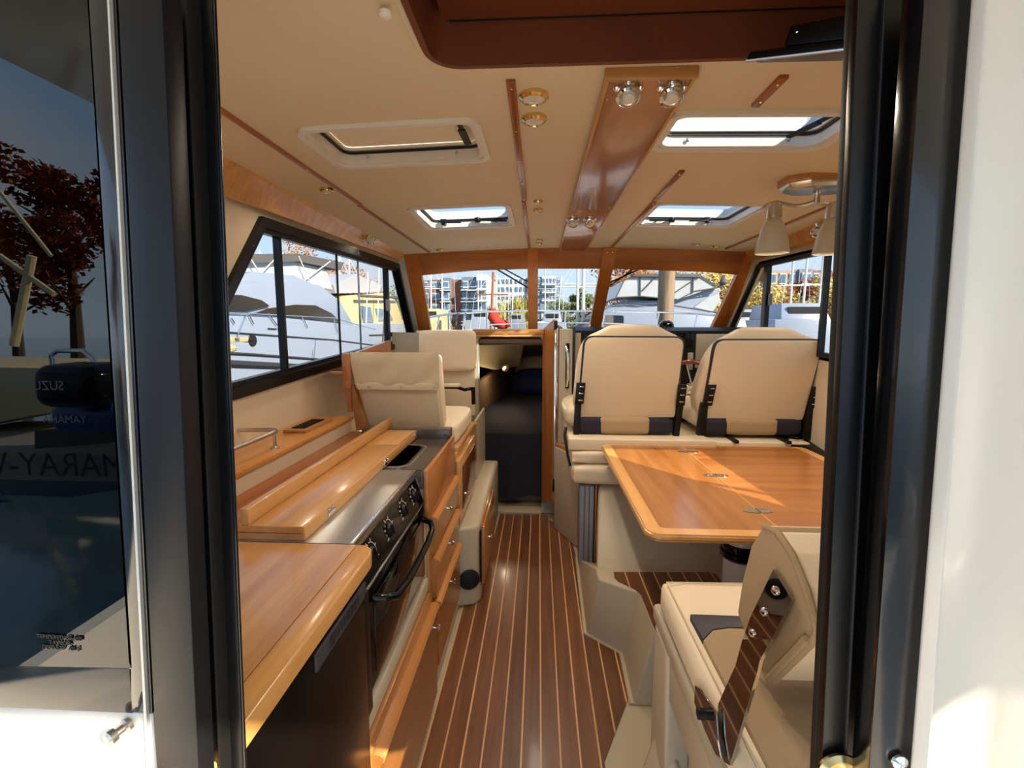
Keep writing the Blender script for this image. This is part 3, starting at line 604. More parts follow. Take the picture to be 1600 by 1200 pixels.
STR('trim_19', MB().prism('z', [(.118, 3.16), (.235, 2.95), (.235, 3.18), (.12, 3.18)], .58, .605, .003), CHERRYX, 'small wooden corner cap')
t = T('grab_handle', 'tall chrome grab handle on the beige post right of the doorway', 'handle', (.19, 3.16, 1.2))
hh = [aY(885, 603, 3.13), aY(887, 592, 3.11), aY(887.5, 570, 3.105), aY(887, 552, 3.11), aY(884, 541, 3.13)]
P(t, 'grip', MB().tube([hh[0]+Vector((0, .04, 0))]+hh+[hh[-1]+Vector((0, .04, 0))], .0085, 10), CHROME)
P(t, 'backplate', MB().box((hh[2].x-.014, 3.14, hh[0].z-.02), (hh[2].x+.012, 3.156, hh[-1].z+.02), .006), BLACKG)
# berth
t = T('berth', 'low berth covered by a rumpled dark navy blanket inside the front cabin', 'bed', (0, 4.4, 0))
P(t, 'base', MB().prism('z', [(-.48, 3.66), (.6, 3.66), (.9, 3.66), (.9, 5.8), (-.85, 5.8), (-.8, 4.2)], 0, .52), CABIN)
m = MB(); nx, ny = 30, 30; V = []; Fc = []
def bl_z(u, v): return .60+.06*v+.012*math.sin(u*14+v*3)*math.sin(v*9+1)+.006*math.sin(u*40)
for j in range(ny+1):
    for i in range(nx+1):
        u = i/nx; v = j/ny; yy = 3.60+v*1.9; x_l = -.50-.42*min(1, v*1.8)**.7; xx = x_l+u*(.95-x_l); zz = bl_z(u, v)
        ed = min(u*6, v*7, 1); zz -= .05*(1-ed)**2
        V.append((xx, yy, zz))
for j in range(ny):
    for i in range(nx): Fc.append((j*(nx+1)+i, j*(nx+1)+i+1, (j+1)*(nx+1)+i+1, (j+1)*(nx+1)+i))
m.add(V, Fc)
V = []; Fc = []; nn = 40
for j in range(9):
    for i in range(nn+1):
        u = i/nn; xx = -.50+u*1.45; V.append((xx, 3.595-.02*math.sin(u*38)*(j/8)-.03*j/8, .565-j/8*(.50+.02*math.sin(u*11))))
for j in range(8):
    for i in range(nn): Fc.append((j*(nn+1)+i, (j+1)*(nn+1)+i, (j+1)*(nn+1)+i+1, j*(nn+1)+i+1))
m.add(V, Fc)
P(t, 'blanket', m, NAVY)
t = T('pillow', 'dark blue pillow at the head of the berth', 'pillow', (.0, 5.0, .66))
P(t, 'cover', MB().cushion((-.28, 5.0, .64), (.45, 5.35, .90), .1, .03, M=Matrix.Identity(4)), plain('blue_pillowcase', '141A4A', .8))
t = T('pillow', 'pale pillow behind the dark blue one on the berth', 'pillow', (-.1, 5.4, .66))
P(t, 'cover', MB().cushion((-.25, 5.42, .66), (.45, 5.72, 1.02), .1, .03), CANVAS)
t = T('wall_locker', 'angular grey-beige locker on the cabin wall under the deckhead', 'cabinet', (-.6, 4.6, .95))
P(t, 'body', MB().hexa([(-.95, 4.2, 1.24), (-.15, 4.9, 1.24), (-.20, 4.9, .98), (-.42, 4.55, .97), (-.85, 4.2, 1.10)], [(-.99, 4.9, 1.24), (-.15, 5.6, 1.24), (-.2, 5.6, .98), (-.6, 5.2, .97), (-.99, 4.9, 1.10)]), plain('locker_lining', 'A89878', .6))
t = T('reading_lamp', 'small brass reading lamp glowing dimly on the cabin locker', 'lamp', tuple(aY(791, 575, 4.42)))
c = aY(791, 575, 4.42)
P(t, 'mount', MB().lathe(c+Vector((0, .05, 0)), (0, -1, 0), [(.03, 0), (.03, .015), (.015, .02)], 16), BRASS)
pl_ = bpy.data.lights.new('reading_lamp_light', 'POINT'); pl_.energy = 1.6; pl_.color = (1, .8, .55); pl_.shadow_soft_size = .03; lo = bpy.data.objects.new('reading_lamp_light', pl_); lo.location = (-.01, -.08, 0); COL.objects.link(lo); lo.parent = t
P(t, 'head', MB().lathe(c+Vector((-.015, -.02, 0)), (.4, -1, -.2), [(.012, -.04), (.026, -.02), (.032, .02), (.026, .03)], 16), BRASS)
t = T('wall_cushion', 'brown fabric lining board along the side of the berth', 'panel', (-.9, 4.5, .6))
P(t, 'board', MB().hexa([(-.60, 3.75, .58), (-.57, 3.75, .58), (-.57, 3.75, .88), (-.60, 3.75, .88)], [(-.35, 5.75, .66), (-.30, 5.75, .66), (-.30, 5.75, 1.0), (-.35, 5.75, 1.0)]), plain('brown_cabin_fabric', '6B5034', .8))
P(t, 'door_stop', MB().box((-.55, 3.52, .93), (-.52, 3.56, 1.22), .006), BLACK)
# ================================================================== HELM (right, forward)
hb = T('helm_bench', 'beige moulded bench base carrying the two helm seats', 'seat base', (.8, 2.9, 0))
m = MB().hexa([(.265, 2.66, 0), (1.53, 2.66, 0), (1.53, 2.66, .515), (.235, 2.66, .515)], [(.265, 3.3, 0), (1.53, 3.3, 0), (1.53, 3.3, .515), (.235, 3.3, .515)], .01)
wb = aZ(932, 890, .29); m.hexa([(wb.x, wb.y, .20), (1.53, wb.y, .20), (1.53, 2.60, .515), (.345, 2.60, .515)], [(wb.x+.07, 2.66, .20), (1.53, 2.66, .20), (1.53, 2.70, .515), (.345, 2.70, .515)], .012)
P(hb, 'moulding', m, GEL)
P(hb, 'slab', MB().prism('z', [(.17, 2.60), (.98, 2.60), (.86, 3.0), (.75, 3.2), (.17, 3.2)], .705, .772, .008, 3), LEATHER)
P(hb, 'slab', MB().prism('z', [(.99, 2.64), (1.50, 2.64), (1.50, 3.2), (.88, 3.2)], .69, .755, .008, 3), LEATHER)
P(hb, 'cushion', MB().cushion((.185, 2.58, .63), (1.4, 3.1, .703), .022, .004), LEATHER)
P(hb, 'cushion', MB().cushion((.19, 2.55, .515), (1.4, 3.1, .628), .035, .006), LEATHER)
P(hb, 'latch_lever', MB().tube([(.165, 2.75, .80), (.155, 2.72, .76), (.17, 2.66, .66), (.185, 2.64, .60)], .008, 8).lathe((.165, 2.75, .79), (-1, 0, 0), [(.015, 0), (.015, .01)], 12), BLACK)
P(hb, 'slide_rail', MB().box((1.08, 2.60, .755), (1.10, 2.75, .772), .002), BLACK); P(hb, 'slide_rail', MB().box((1.36, 2.60, .755), (1.38, 2.75, .772), .002), BLACK)
def helm_seat(Y, out, pan, lab, xL, xR, plates):
    t = T('helm_chair', lab, 'seat', ((xL+xR)/2, Y+.2, .77))
    sh = lambda p, dy: aY(p[0], p[1], Y+dy)
    O = [aY(p[0], p[1], Y) for p in out]; zt = max(p.z for p in O)
    lean = lambda p, d: Vector((p.x, Y+d+(zt-p.z)*.12, p.z))
    P(t, 'backrest', MB().hexa([lean(p, .012) for p in O], [lean(p, .13)+Vector((0, 0, -.01)) for p in O], .028, 4), LEATHER)
    Q = [aY(p[0], p[1], Y) for p in pan]
    xs = [p.x for p in Q]; c = sum(Q, Vector())/4
    def rnd(Q, grow, d0, d1, zdown):
        pts = []
        for i in range(4):
            a, b, cc = Q[i-1], Q[i], Q[(i+1) % 4]; a2 = (a-b).normalized(); c2 = (cc-b).normalized(); r = .05 if i in (0, 1) else .015
            for k in range(6):
                s = k/5; p = b+a2*r*(1-s)**2+c2*r*s**2; p = p+(p-c).normalized()*grow; pts.append(p)
        return MB().hexa([lean(p, d0) for p in pts], [lean(p, d1) for p in pts], .002)
    P(t, 'piping', rnd(Q, .012, -.003, .02, 0), NAVYL, 'dark piping')
    P(t, 'back_panel', rnd(Q, .0, -.012, .01, 0), VINYL)
    zb = Q[3].z-.005; x0 = Q[3].x-.01; x1 = Q[2].x-.005; L = x1-x0
    lb = P(t, 'lumbar_cushion', MB().cushion((x0, Y+.03, .775), (x1, Y+.14, zb+.01), .03, .002), NAVY)
    P(lb, 'cream_band', MB().cushion((x0+L*.22, Y+.024, .777), (x0+L*.77, Y+.13, zb+.012), .03, .003), WEAVE)
    P(t, 'seat_cushion', MB().cushion((xL-.02, Y+.08, .80), (xR-.01, Y+.62, .93), .05, .01), LEATHER)
    for pl4, st4 in plates:
        pp = [aY(q[0], q[1], Y+.020) for q in pl4]; br = P(t, 'bracket', MB().hexa(pp, [q+Vector((0, .006, 0)) for q in pp], .0015), BLACK)
        ss = [aY(q[0], q[1], Y+.03) for q in st4]; P(br, 'strut', MB().hexa(ss, [q+Vector((0, .05, 0)) for q in ss], .004), BLACK)
        for k in (.18, .5, .82):
            l = pp[0].lerp(pp[3], k); r = pp[1].lerp(pp[2], k); c = l.lerp(r, .62); P(br, 'bolt', MB().box(c+Vector((-.014, -.005, -.004)), c+Vector((.010, .0, .003)), .002), CHROME)
    return t
o1 = [(897.5, 630.5), (904, 560.6), (910, 537), (920, 524), (940.5, 515), (952.6, 507), (1026.5, 506.3), (1044, 516), (1065.5, 525.7), (1073, 538), (1070, 590), (1066, 630), (1060, 655), (902, 655)]
p1 = [(915, 527), (1069, 528), (1058, 655), (905, 655)]
helm_seat(2.66, o1, p1, 'left helm seat seen from behind, between the doorway post and steering wheel', .18, .78, (([(901, 598), (915, 598), (912, 631), (898, 631)], [(899, 628), (909, 628), (905, 684), (896, 684)]), ([(1060, 600), (1074, 601), (1070, 634), (1056, 633)], [(1060, 630), (1069, 630), (1061, 687), (1052, 686)])))
o2 = [(1091, 620), (1100, 585), (1108.5, 560), (1118, 543), (1128.7, 531), (1151.5, 519), (1166, 510), (1237.5, 511), (1259, 521.7), (1283, 529.7), (1290, 540.5), (1284, 590), (1267, 650), (1262, 662), (1098, 662)]
p2 = [(1120, 532), (1287, 532), (1262, 659), (1103, 657)]
helm_seat(2.68, o2, p2, 'right helm seat seen from behind, in front of the starboard window', .92, 1.52, (([(1106, 601), (1120, 601), (1113, 634), (1100, 634)], [(1097, 630), (1107, 630), (1103, 688), (1090, 686)]), ([(1269, 604), (1284, 604), (1276, 638), (1261, 637)], [(1264, 634), (1275, 634), (1268, 688), (1252, 688)])))
# dash
t = T('dashboard', 'black helm dashboard with grey instrument panels below the windscreen', 'dashboard', (.8, 3.6, .8))
P(t, 'console', MB().prism('x', [(3.42, .7), (3.44, 1.36), (3.52, 1.385), (4.02, 1.36), (4.02, .7)], .235, 1.53), BLACK)
P(t, 'console_side', MB().box((.232, 3.40, .7), (.26, 3.9, 1.385), .005), NAVYL)
def dp(px0, py0, px1, py1, mat, lab=None, y=3.425):
    a, b = aY(px0, py1, y), aY(px1, py0, y); P(t, 'instrument_panel', MB().box((a.x, y, a.z), (b.x, y+.02, b.z), .006), mat, lab)
dp(1058, 519, 1084, 543, BLACKG, 'dark glossy instrument display'); dp(1074, 551, 1084, 578, plain('panel_beige', 'A69C8C', .5)); dp(1086, 522, 1150, 575, MATS['panel_beige'], 'large beige instrument panel'); dp(1152, 522, 1190, 575, MATS['panel_beige'])
t = T('compass', 'chrome-domed compass on top of the dashboard', 'compass', tuple(aY(1041, 514, 3.6)))
c = aY(1041, 514, 3.6); P(t, 'base', MB().lathe(c, (0, 0, 1), [(.07, -.04), (.07, 0), (.05, .01)], 24), BLACK); P(t, 'dome', MB().lathe(c+Vector((0, 0, .0)), (0, 0, 1), [(.055, 0), (.054, .02), (.045, .042), (.026, .056), (.001, .062)], 24), BLACKG); P(t, 'hood', MB().tube([c+Vector((math.cos(a)*.058, .0, math.sin(a)*.062)) for a in [math.pi*k/12 for k in range(13)]], .007, 8), CHROME)
t = T('steering_wheel', 'varnished wooden steering wheel with chrome hub between the helm seats', 'steering wheel', tuple(aY(1082, 607, 3.2)))
hub = aY(1082, 607, 3.2); ax = Vector((0, -1, .35)).normalized(); r_ = Vector((1, 0, 0)); u_ = ax.cross(r_)*-1 if ax.cross(r_).z < 0 else ax.cross(r_)
P(t, 'rim', MB().tube([hub+(r_*math.cos(a)+u_*math.sin(a))*.185 for a in [2*math.pi*k/40 for k in range(41)]], .015, 10), REDWOOD)
for a in (100, 220, 340):
    a = math.radians(a); P(t, 'spoke', MB().tube([hub+(r_*math.cos(a)+u_*math.sin(a))*.02, hub+(r_*math.cos(a)+u_*math.sin(a))*.18], [.008, .007], 8), CHROME)
P(t, 'hub', MB().lathe(hub, ax, [(.045, -.02), (.045, .005), (.036, .014), (.036, .010), (.022, .012), (.020, .02), (.001, .022)], 24), CHROME)
P(t, 'column', MB().tube([hub-ax*.02, hub-ax*.28], .03, 12), BLACK)
t = T('starboard_console', 'black side console with cup ring at the right of the helm seats', 'console', (1.45, 2.9, .6))
P(t, 'top', MB().hexa([(1.40, 2.45, .66), (1.53, 2.45, .66), (1.53, 3.35, .78), (1.38, 3.35, .78)], [(1.40, 2.45, .72), (1.53, 2.45, .72), (1.53, 3.35, .84), (1.38, 3.35, .84)], .006), BLACK)
P(t, 'cup_ring', MB().lathe((1.46, 2.72, .758), (0, 0, 1), [(.042, 0), (.042, .006), (.034, .006), (.034, 0)], 24), CHROME)
# grey slatted appliance at the foot of the bench
t = T('cool_box', 'upright grey appliance edge beside the helm bench base', 'appliance', (.27, 2.62, .0))
P(t, 'case', MB().box((.236, 2.585, .04), (.318, 2.66, .512), .006), GREY)
for x in (.240, .266, .292): P(t, 'case_rib', MB().box((x, 2.572, .045), (x+.022, 2.585, .508), .004), GREY)
P(t, 'bezel', MB().box((.230, 2.59, .12), (.236, 2.65, .48), .003), NICKEL)
P(t, 'wood_strip', MB().box((.322, 2.575, .03), (.332, 2.59, .515), .002), CHERRYZ)
# ================================================================== DINETTE
# raised platform
pz = .29
pts_t = [aZ(932, 893, pz), aZ(935, 905, pz), aZ(1000, 926, pz), aZ(1024, 985, pz)]
pts_b = [aZ(902, 871, 0), aZ(916, 990, 0), aZ(972, 1021, 0), aZ(989, 1100, 0)]
top_y = pts_t[0].y+.03
top = [(pts_t[0].x, top_y)]+[tuple(p.xy) for p in pts_t[1:]]+[(1.52, pts_t[3].y), (1.52, top_y)]
bot = [(pts_b[0].x, pts_b[0].y)]+[tuple(p.xy) for p in pts_b[1:]]+[(1.52, pts_b[3].y), (1.52, top_y+.04)]
plat = T('dinette_platform', 'raised beige platform with small teak deck under the table', 'platform', (.8, 1.9, 0))
P(plat, 'moulding', MB().hexa([Vector((x, y, -.003)) for x, y in bot], [Vector((x, y, pz)) for x, y in top], .010, 3), GEL)
P(plat, 'floor_flange', MB().hexa([Vector((x-.015, y, -.003)) for x, y in bot[:4]]+[Vector((.6, bot[3][1], -.003)), Vector((.6, bot[0][1], -.003))], [Vector((x-.010, y, .006)) for x, y in bot[:4]]+[Vector((.6, bot[3][1], .006)), Vector((.6, bot[0][1], .006))]), GEL)
inl = [tuple(aZ(px, py, pz).xy) for px, py in ((959, 895), (960, 903), (966, 909), (992, 921), (1001, 928), (1024, 985))]
ti = [tuple(aZ(px, py, pz).xy) for px, py in ((1128, 912), (1120, 899), (1108, 895))]
planks(plat, inl+[(1.05, inl[-1][1])]+ti, pz+.004, .388+.0643*.1, .0643, .006, .006)
# seat base
sb = T('dinette_chair', 'cream dinette seat with woven fabric insert and hinged backrest beside the door', 'seat', (.75, .9, 0))
SX = .335
bs = [(1.27, .60), (1.27, .0), (1.08, 0.0), (1.16, .58)]
m = MB().hexa([(SX-.01, 1.235, .0), (SX+.05, 1.36, 0), (SX+.06, 1.36, 0), (SX+.06, 1.1, 0), (SX-.01, 1.06, 0)], [(SX-.01, 1.235, .585), (SX+.01, 1.27, .585), (SX+.06, 1.27, .585), (SX+.06, 1.12, .585), (SX-.01, 1.12, .585)], .012, 3)
m.box((SX-.0, .6, .45), (SX+.03, 1.15, .60), .01)
P(sb, 'front_leg', m, GEL)
P(sb, 'base_flare', MB().hexa([(SX-.115, 1.16, 0), (SX+.03, 1.36, 0), (SX+.03, .9, 0), (SX-.05, .9, 0)], [(SX-.0, 1.20, .30), (SX+.03, 1.25, .30), (SX+.03, 1.1, .30), (SX-.0, 1.1, .30)], .012, 3), GEL)
P(sb, 'side_rail', MB().box((SX-.008, .40, .575), (SX+.035, 1.275, .622), .012, 3), GEL)
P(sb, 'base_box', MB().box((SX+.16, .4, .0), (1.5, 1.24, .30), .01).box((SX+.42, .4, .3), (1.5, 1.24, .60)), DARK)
P(sb, 'pan', MB().box((SX+.0, .40, .60), (1.45, 1.26, .625), .006), GEL)
cu = P(sb, 'seat_cushion', MB().cushion((SX-.005, .36, .622), (1.40, 1.25, .715), .035, .003, n=14), LEATHER)
P(cu, 'navy_band', MB().prism('z', [(SX+.025, 1.06), (SX+.028, 1.068), (1.34, 1.068), (1.34, 1.02), (SX+.10, 1.022), (SX+.06, 1.012), (SX+.026, .975)], .700, .7215, .002), NAVYL)
P(cu, 'woven_insert', MB().prism('z', [(SX+.026, .975), (SX+.06, 1.012), (SX+.10, 1.022), (1.34, 1.02), (1.34, .38), (SX+.026, .38)], .700, .7205, .003), WEAVE)
P(cu, 'seam', MB().tube([(SX+.012, 1.215, .716), (SX+.012, .4, .716)], .002, 6).tube([(SX+.012, 1.215, .716), (SX+.8, 1.235, .716)], .002, 6), CANVAS)
# backrest: profile in the y-z plane
bx = .415
pf = [aX(px, py, bx) for px, py in ((1150, 958), (1158, 905), (1172, 850), (1186, 826), (1202, 822), (1226, 858), (1250, 918), (1269, 985), (1262, 998), (1202, 1060), (1186, 1048))]
prof = [(p.y, p.z) for p in pf]
br = P(sb, 'backrest', MB().prism('x', prof, bx, 1.35, .010, 3), WEAVE)
back = [aX(px, py, bx) for px, py in ((1188, 822), (1210, 832), (1232, 865), (1254, 920), (1271, 985), (1264, 1001), (1204, 1062))]
sk = MB(); A_ = [(p.y, p.z) for p in back]
inn_ = [(y+.012, z-.004) for y, z in A_]
sk.prism('x', A_+inn_[::-1], bx+.012, 1.36, .003)
P(br, 'leather_face', sk, LEATHER)
P(br, 'piping', MB().tube([(bx+.006, p.y-.001, p.z) for p in back], .006, 8).tube([(bx-.001, pf[9].y, pf[9].z), (bx-.001, pf[8].y, pf[8].z)], .006, 8), WEAVE)
# hinge arm of mirror-polished steel
AX = .405
arm_px = [(1208, 890), (1237, 937), (1234, 944), (1187, 1032), (1183, 1050), (1140, 1196), (1131, 1190), (1121, 1150), (1122, 1100), (1149, 1040), (1160, 1000), (1172, 965)]
up_px = [(1208, 890), (1237, 937), (1234, 944), (1203, 1003), (1159, 1003), (1172, 965)]
lo_px = [(1205, 999), (1187, 1032), (1183, 1050), (1140, 1196), (1131, 1190), (1121, 1150), (1122, 1100), (1149, 1040), (1160, 999)]
ap = [aX(px, py, AX) for px, py in up_px]; al = [aX(px, py, .322) for px, py in lo_px]
ha = P(sb, 'hinge_arm', MB().prism('x', [(p.y, p.z) for p in ap], AX, AX+.005).prism('x', [(p.y, p.z) for p in al], .322, .327), MIRROR, 'mirror polished steel arm')
for px, py in ((1212, 923), (1194, 956), (1176, 989)):
    c = aX(px, py, AX); P(ha, 'bolt', MB().lathe(c, (-1, 0, 0), [(.008, 0), (.0075, .003), (.004, .006), (.001, .0065)], 16), CHROME)
fp = [aX(px, py, .316) for px, py in ((1087, 1070), (1095, 1077), (1120, 1112), (1122, 1150), (1128, 1186), (1120, 1180), (1102, 1140), (1086, 1098))]
P(sb, 'fixed_plate', MB().prism('x', [(p.y, p.z) for p in fp], .314, .318, .001, 1), MIRROR, 'mirror polished lower plate')
k0 = aX(1090, 1115, .30); k1 = Vector((.355, k0.y, k0.z-.0))
P(sb, 'lock_knob', MB().tube([k0, k0+Vector((.016, 0, 0))], [.010, .009], 14), BLACK)
P(sb, 'lock_pin', MB().tube([k0+Vector((.016, 0, 0)), k1], .004, 12).lathe(k0+Vector((.018, 0, 0)), (1, 0, 0), [(.007, 0), (.007, .006), (.005, .008), (.005, .02), (.008, .022), (.008, .027)], 14), CHROME)
P(sb, 'leg_tube', MB().tube([(.40, .85, .30), (.385, .80, .42), (.39, .74, .50), (.41, .68, .54)], .014, 12), CHROME)
# table
t = T('dinette_table', 'honey cherry dinette table with a pale edge band and folding leaves', 'table', (.8, 2.0, .29))
TZ = .75
tl, nl = aZ(944, 694, TZ), aZ(1006, 830, TZ); ny_ = aZ(1100, 836, TZ).y
x0 = (tl.x+nl.x)/2; yf = tl.y; yn = ny_; xr = 1.42
h1 = aZ(1069, 695, TZ).x; h2 = aZ(1190, 812, TZ).x; hx = (h1+h2)/2
out_ = rrect(x0, yn, xr, yf, .045, 6)
ins = rrect(x0+.045, yn+.045, xr-.045, yf-.012, .02, 6)
m = MB(); ring(m, 'z', out_, ins, TZ-.026, TZ); P(t, 'edge_band', m, MAPLE)
P(t, 'edge_moulding', MB().tube([(x0+.002, yf-.04, TZ-.013), (x0+.002, yn+.045, TZ-.013)]+[(x, y, TZ-.013) for x, y in rrect(x0+.002, yn+.002, xr-.002, yf-.002, .043, 6)[14:21]]+[(xr-.05, yn+.002, TZ-.013)], .011, 8), CHERRY)
P(t, 'leaf', MB().prism('z', clipx(ins, hx-.002, -1), TZ-.024, TZ-.0005), wood('table_wood', 'A0622E', 'C4854A', 'y', scale=.7, rough=.22))
P(t, 'leaf', MB().prism('z', clipx(ins, hx+.002, 1), TZ-.024, TZ-.0005), wood('table_leaf_wood', '9C5C2A', 'C08046', 'x', scale=.7))
P(t, 'hinge_line', MB().box((hx-.0025, yn+.01, TZ-.02), (hx+.0025, yf-.005, TZ+.0006)), MAPLE)
for px, py in ((1071, 706), (1111, 743), (1170, 798)):
    c = aZ(px, py, TZ); m = MB().prism('z', [(hx+.052*math.copysign(abs(math.cos(a))**.7, math.cos(a)), c.y+.020*math.sin(a)) for a in [2*math.pi*k/20 for k in range(20)]], TZ, TZ+.002)
    m.tube([(hx, c.y-.018, TZ+.002), (hx, c.y+.018, TZ+.002)], .0035, 8)
    for dx in (-.035, -.018, .018, .035): m.lathe((hx+dx, c.y+(.008 if abs(dx) < .02 else 0), TZ+.002), (0, 0, 1), [(.0045, 0), (.003, .0012)], 8)
    P(t, 'hinge', m, STEEL)
lc = (.79, 1.80)
P(t, 'pedestal', MB().lathe((*lc, .29), (0, 0, 1), [(.06, 0), (.06, .42), (.055, .44)], 28), GELW)
P(t, 'collar', MB().lathe((*lc, .50), (0, 0, 1), [(.064, 0), (.074, .01), (.074, .03), (.066, .035), (.066, .05), (.072, .052), (.072, .062), (.062, .064)], 28), BLACKG)
P(t, 'top_plate', MB().lathe((*lc, .712), (0, 0, 1), [(.08, 0), (.10, .012)], 28), BLACK)
# ================================================================== CEILING FITTINGS
def lamp_light(t, off, e, size=.03):
    l = bpy.data.lights.new('lamp_light', 'SPOT'); l.energy = e; l.color = (1, .84, .64); l.shadow_soft_size = size; l.spot_size = math.radians(165); l.spot_blend = 1
    o = bpy.data.objects.new('lamp_light', l); o.location = off; COL.objects.link(o); o.parent = t
def puck(px, py, lab, r=.037, rim=BRASS, zc=None):
    p = aZ(px, py, 1.95)
    for _ in range(4): p = aZ(px, py, ceil_z(p.x)-.004)
    t = T('ceiling_light', lab, 'light', tuple(p), 'round lights in the headliner')
    lamp_light(t, (0, 0, -.02), 3.2*(r/.03)**1)
    P(t, 'rim', MB().lathe(p, (0, 0, -1), [(r, -.004), (r, .004), (r*.8, .010), (r*.74, .006)], 28), rim)
    P(t, 'lens', MB().lathe(p, (0, 0, -1), [(r*.78, .0), (r*.74, .007), (r*.5, .011), (.001, .013)], 24), LENS)
puck(834, 151, 'largest round ceiling light, rear one of the pair right of the long batten', .036); puck(835, 186, 'second round ceiling light, just ahead of the largest one', .034)
puck(841, 315, 'small round light, rear of the middle ceiling pair', .022); puck(841, 328, 'small round light, forward of the middle ceiling pair', .024)
puck(843, 375, 'tiny round light, rear of the pair by the windscreen header', .024); puck(842, 380, 'tiny round light, front of the pair by the windscreen header', .024)
puck(510, 296, 'brass-rimmed ceiling light beside the left batten', .026); puck(687, 390, 'small light in the front left headliner corner', .024)
puck(1088, 382, 'left one of the two small lights at the front right of the headliner', .028, NICKEL); puck(1118, 385, 'right one of the two small lights at the front right of the headliner', .026)
def spot(p, lab, s=1.0, ax=(0, -.5, -1), mount=(0, 0, 1)):
    p = Vector(p); t = T('spot_light', lab, 'light', tuple(p), 'swivel spot lights')
    mv = Vector(mount); a = Vector(ax).normalized(); side = Vector((1, 0, 0)) if abs(mv.z) > .5 else Vector((0, 1, 0))
    m = MB().box((-.042*s, -.016*s, 0), (.042*s, .016*s, .006*s), .002); Rm = Vector((0, 0, 1)).rotation_difference(-mv).to_matrix().to_4x4(); m.xf(Matrix.Translation(p) @ Rm)
    for k in (-1, 1): m.lathe(p+side*.034*s*k, -mv, [(.009*s, .0), (.010*s, .012*s), (.005*s, .018*s)], 12)
    P(t, 'bracket', m, CHROME)
    lamp_light(t, (0, -.03, -.06), 2.2)
    c = p-mv*.028*s
    P(t, 'ring', MB().lathe(c-a*.012*s, a, [(.030*s, 0), (.034*s, .010*s), (.034*s, .026*s), (.029*s, .030*s), (.027*s, .024*s)], 24), CHROME)
    P(t, 'lens', MB().lathe(c, a, [(.001, -.012*s), (.024*s, -.008*s), (.028*s, .008*s), (.020*s, .010*s), (.017*s, .020*s), (.013*s, .022*s), (.001, .022*s)], 20), LENS)
    P(t, 'switch', MB().tube([c+a*.01*s+Vector((-.026*s, -.008, -.01*s)), c+a*.01*s+Vector((-.034*s, -.022*s, -.016*s))], [.007*s, .006*s], 8), LENS)
for px, py, lab in ((982, 131, 'left swivel spot on the rear end of the centre ceiling panel'), (1050, 131, 'right swivel spot on the rear end of the centre ceiling panel')):
    p = aZ(px, py, 1.938); spot(p, lab, .78)
for px, py, lab in ((895, 340, 'left small spot on the front end of the centre ceiling panel'), (922, 340, 'right small spot on the front end of the centre ceiling panel')):
    spot(aZ(px, py, 1.938), lab, .8, (0, -.8, -.8))
spot(aX(574, 370, -1.005), 'small chrome spot on the left soffit board', .85, (.6, -.8, -.2), Vector((-.6, 0, .5)).normalized())
spot(aX(1283, 357, 1.42), 'small chrome spot on the right soffit board, behind the hanging lamp', .85, (-.6, -.8, -.2), Vector((.6, 0, .5)).normalized())
t = T('snap_fastener', 'round cream snap fastener in the rear left headliner', 'fastener', tuple(aZ(602, 20, 1.94)))
P(t, 'button', MB().lathe(aZ(602, 21, 1.935), (0, 0, -1), [(.011, -.002), (.011, .004), (.007, .007), (.001, .007)], 20), WHITE)
# hanging lamp with frosted glass shades
Yp = C_lamp_y = aZ(1262, 288, 1.925).y
t = T('ceiling_lamp', 'brushed nickel ceiling lamp with wavy arm and frosted glass shades', 'lamp', tuple(aY(1275, 290, Yp)))
c = aZ(1275, 281, 1.905)
zt = ceil_z(c.x)
cn = aY(1268, 300, Yp); s_ = 740/Yp; cx = cn.x+.03
pl = [(-.135, -.04), (-.075, -.08), (.075, -.08), (.135, -.04), (.135, .04), (.075, .08), (-.075, .08), (-.135, .04)]
zc_ = 1.925
P(t, 'wood_base', MB().prism('z', [(cx+a*1.03, Yp+b*1.03) for a, b in pl], zc_-.004, zt+.004, .003), CHERRYX)
P(t, 'canopy', MB().hexa([(cx+a, Yp+b, zc_-.004) for a, b in pl], [(cx+a*.9, Yp+b*.85, zc_-.024) for a, b in pl], .003), NICKEL)
za = aY(1268, 318, Yp).z
P(t, 'stem', MB().lathe((cn.x+.02, Yp, zc_-.024), (0, 0, -1), [(.013, 0), (.016, .01), (.011, .02), (.014, zc_-.024-za-.01), (.012, zc_-.024-za)], 16), NICKEL)
P(t, 'switch_knob', MB().lathe((cx+.07, Yp, zc_-.02), (0, 0, -1), [(.006, 0), (.006, .014), (.009, .016), (.009, .024)], 10), NICKEL)
wv = [aY(px, py, Yp) for px, py in ((1193, 325), (1200, 319), (1215, 316), (1230, 320), (1245, 322), (1258, 320), (1270, 316), (1285, 318), (1300, 320), (1315, 317), (1335, 314), (1350, 316), (1360, 320))]
m = MB().tube(wv, .0075, 8); P(t, 'arm', m, NICKEL)
K = Yp/1.55*.98
for px in (1211, 1303):
    q = aY(px, 318, Yp); hd = MB().lathe(q, (0, 0, -1), [(r*K, h*K) for r, h in [(.010, -.004), (.018, 0), (.021, .022), (.022, .045), (.02, .047)]], 20); P(t, 'holder', hd, NICKEL)
    lamp_light(t, tuple(q-Vector((0, 0, .156*K))-Vector(t.location)), 4, .04)
    P(t, 'shade', MB().lathe(q, (0, 0, -1), [(r*K, h*K) for r, h in [(.018, .046), (.026, .056), (.035, .078), (.043, .108), (.048, .138), (.050, .152), (.047, .152), (.044, .130), (.038, .105), (.030, .078), (.018, .058)]], 28), SHADE)
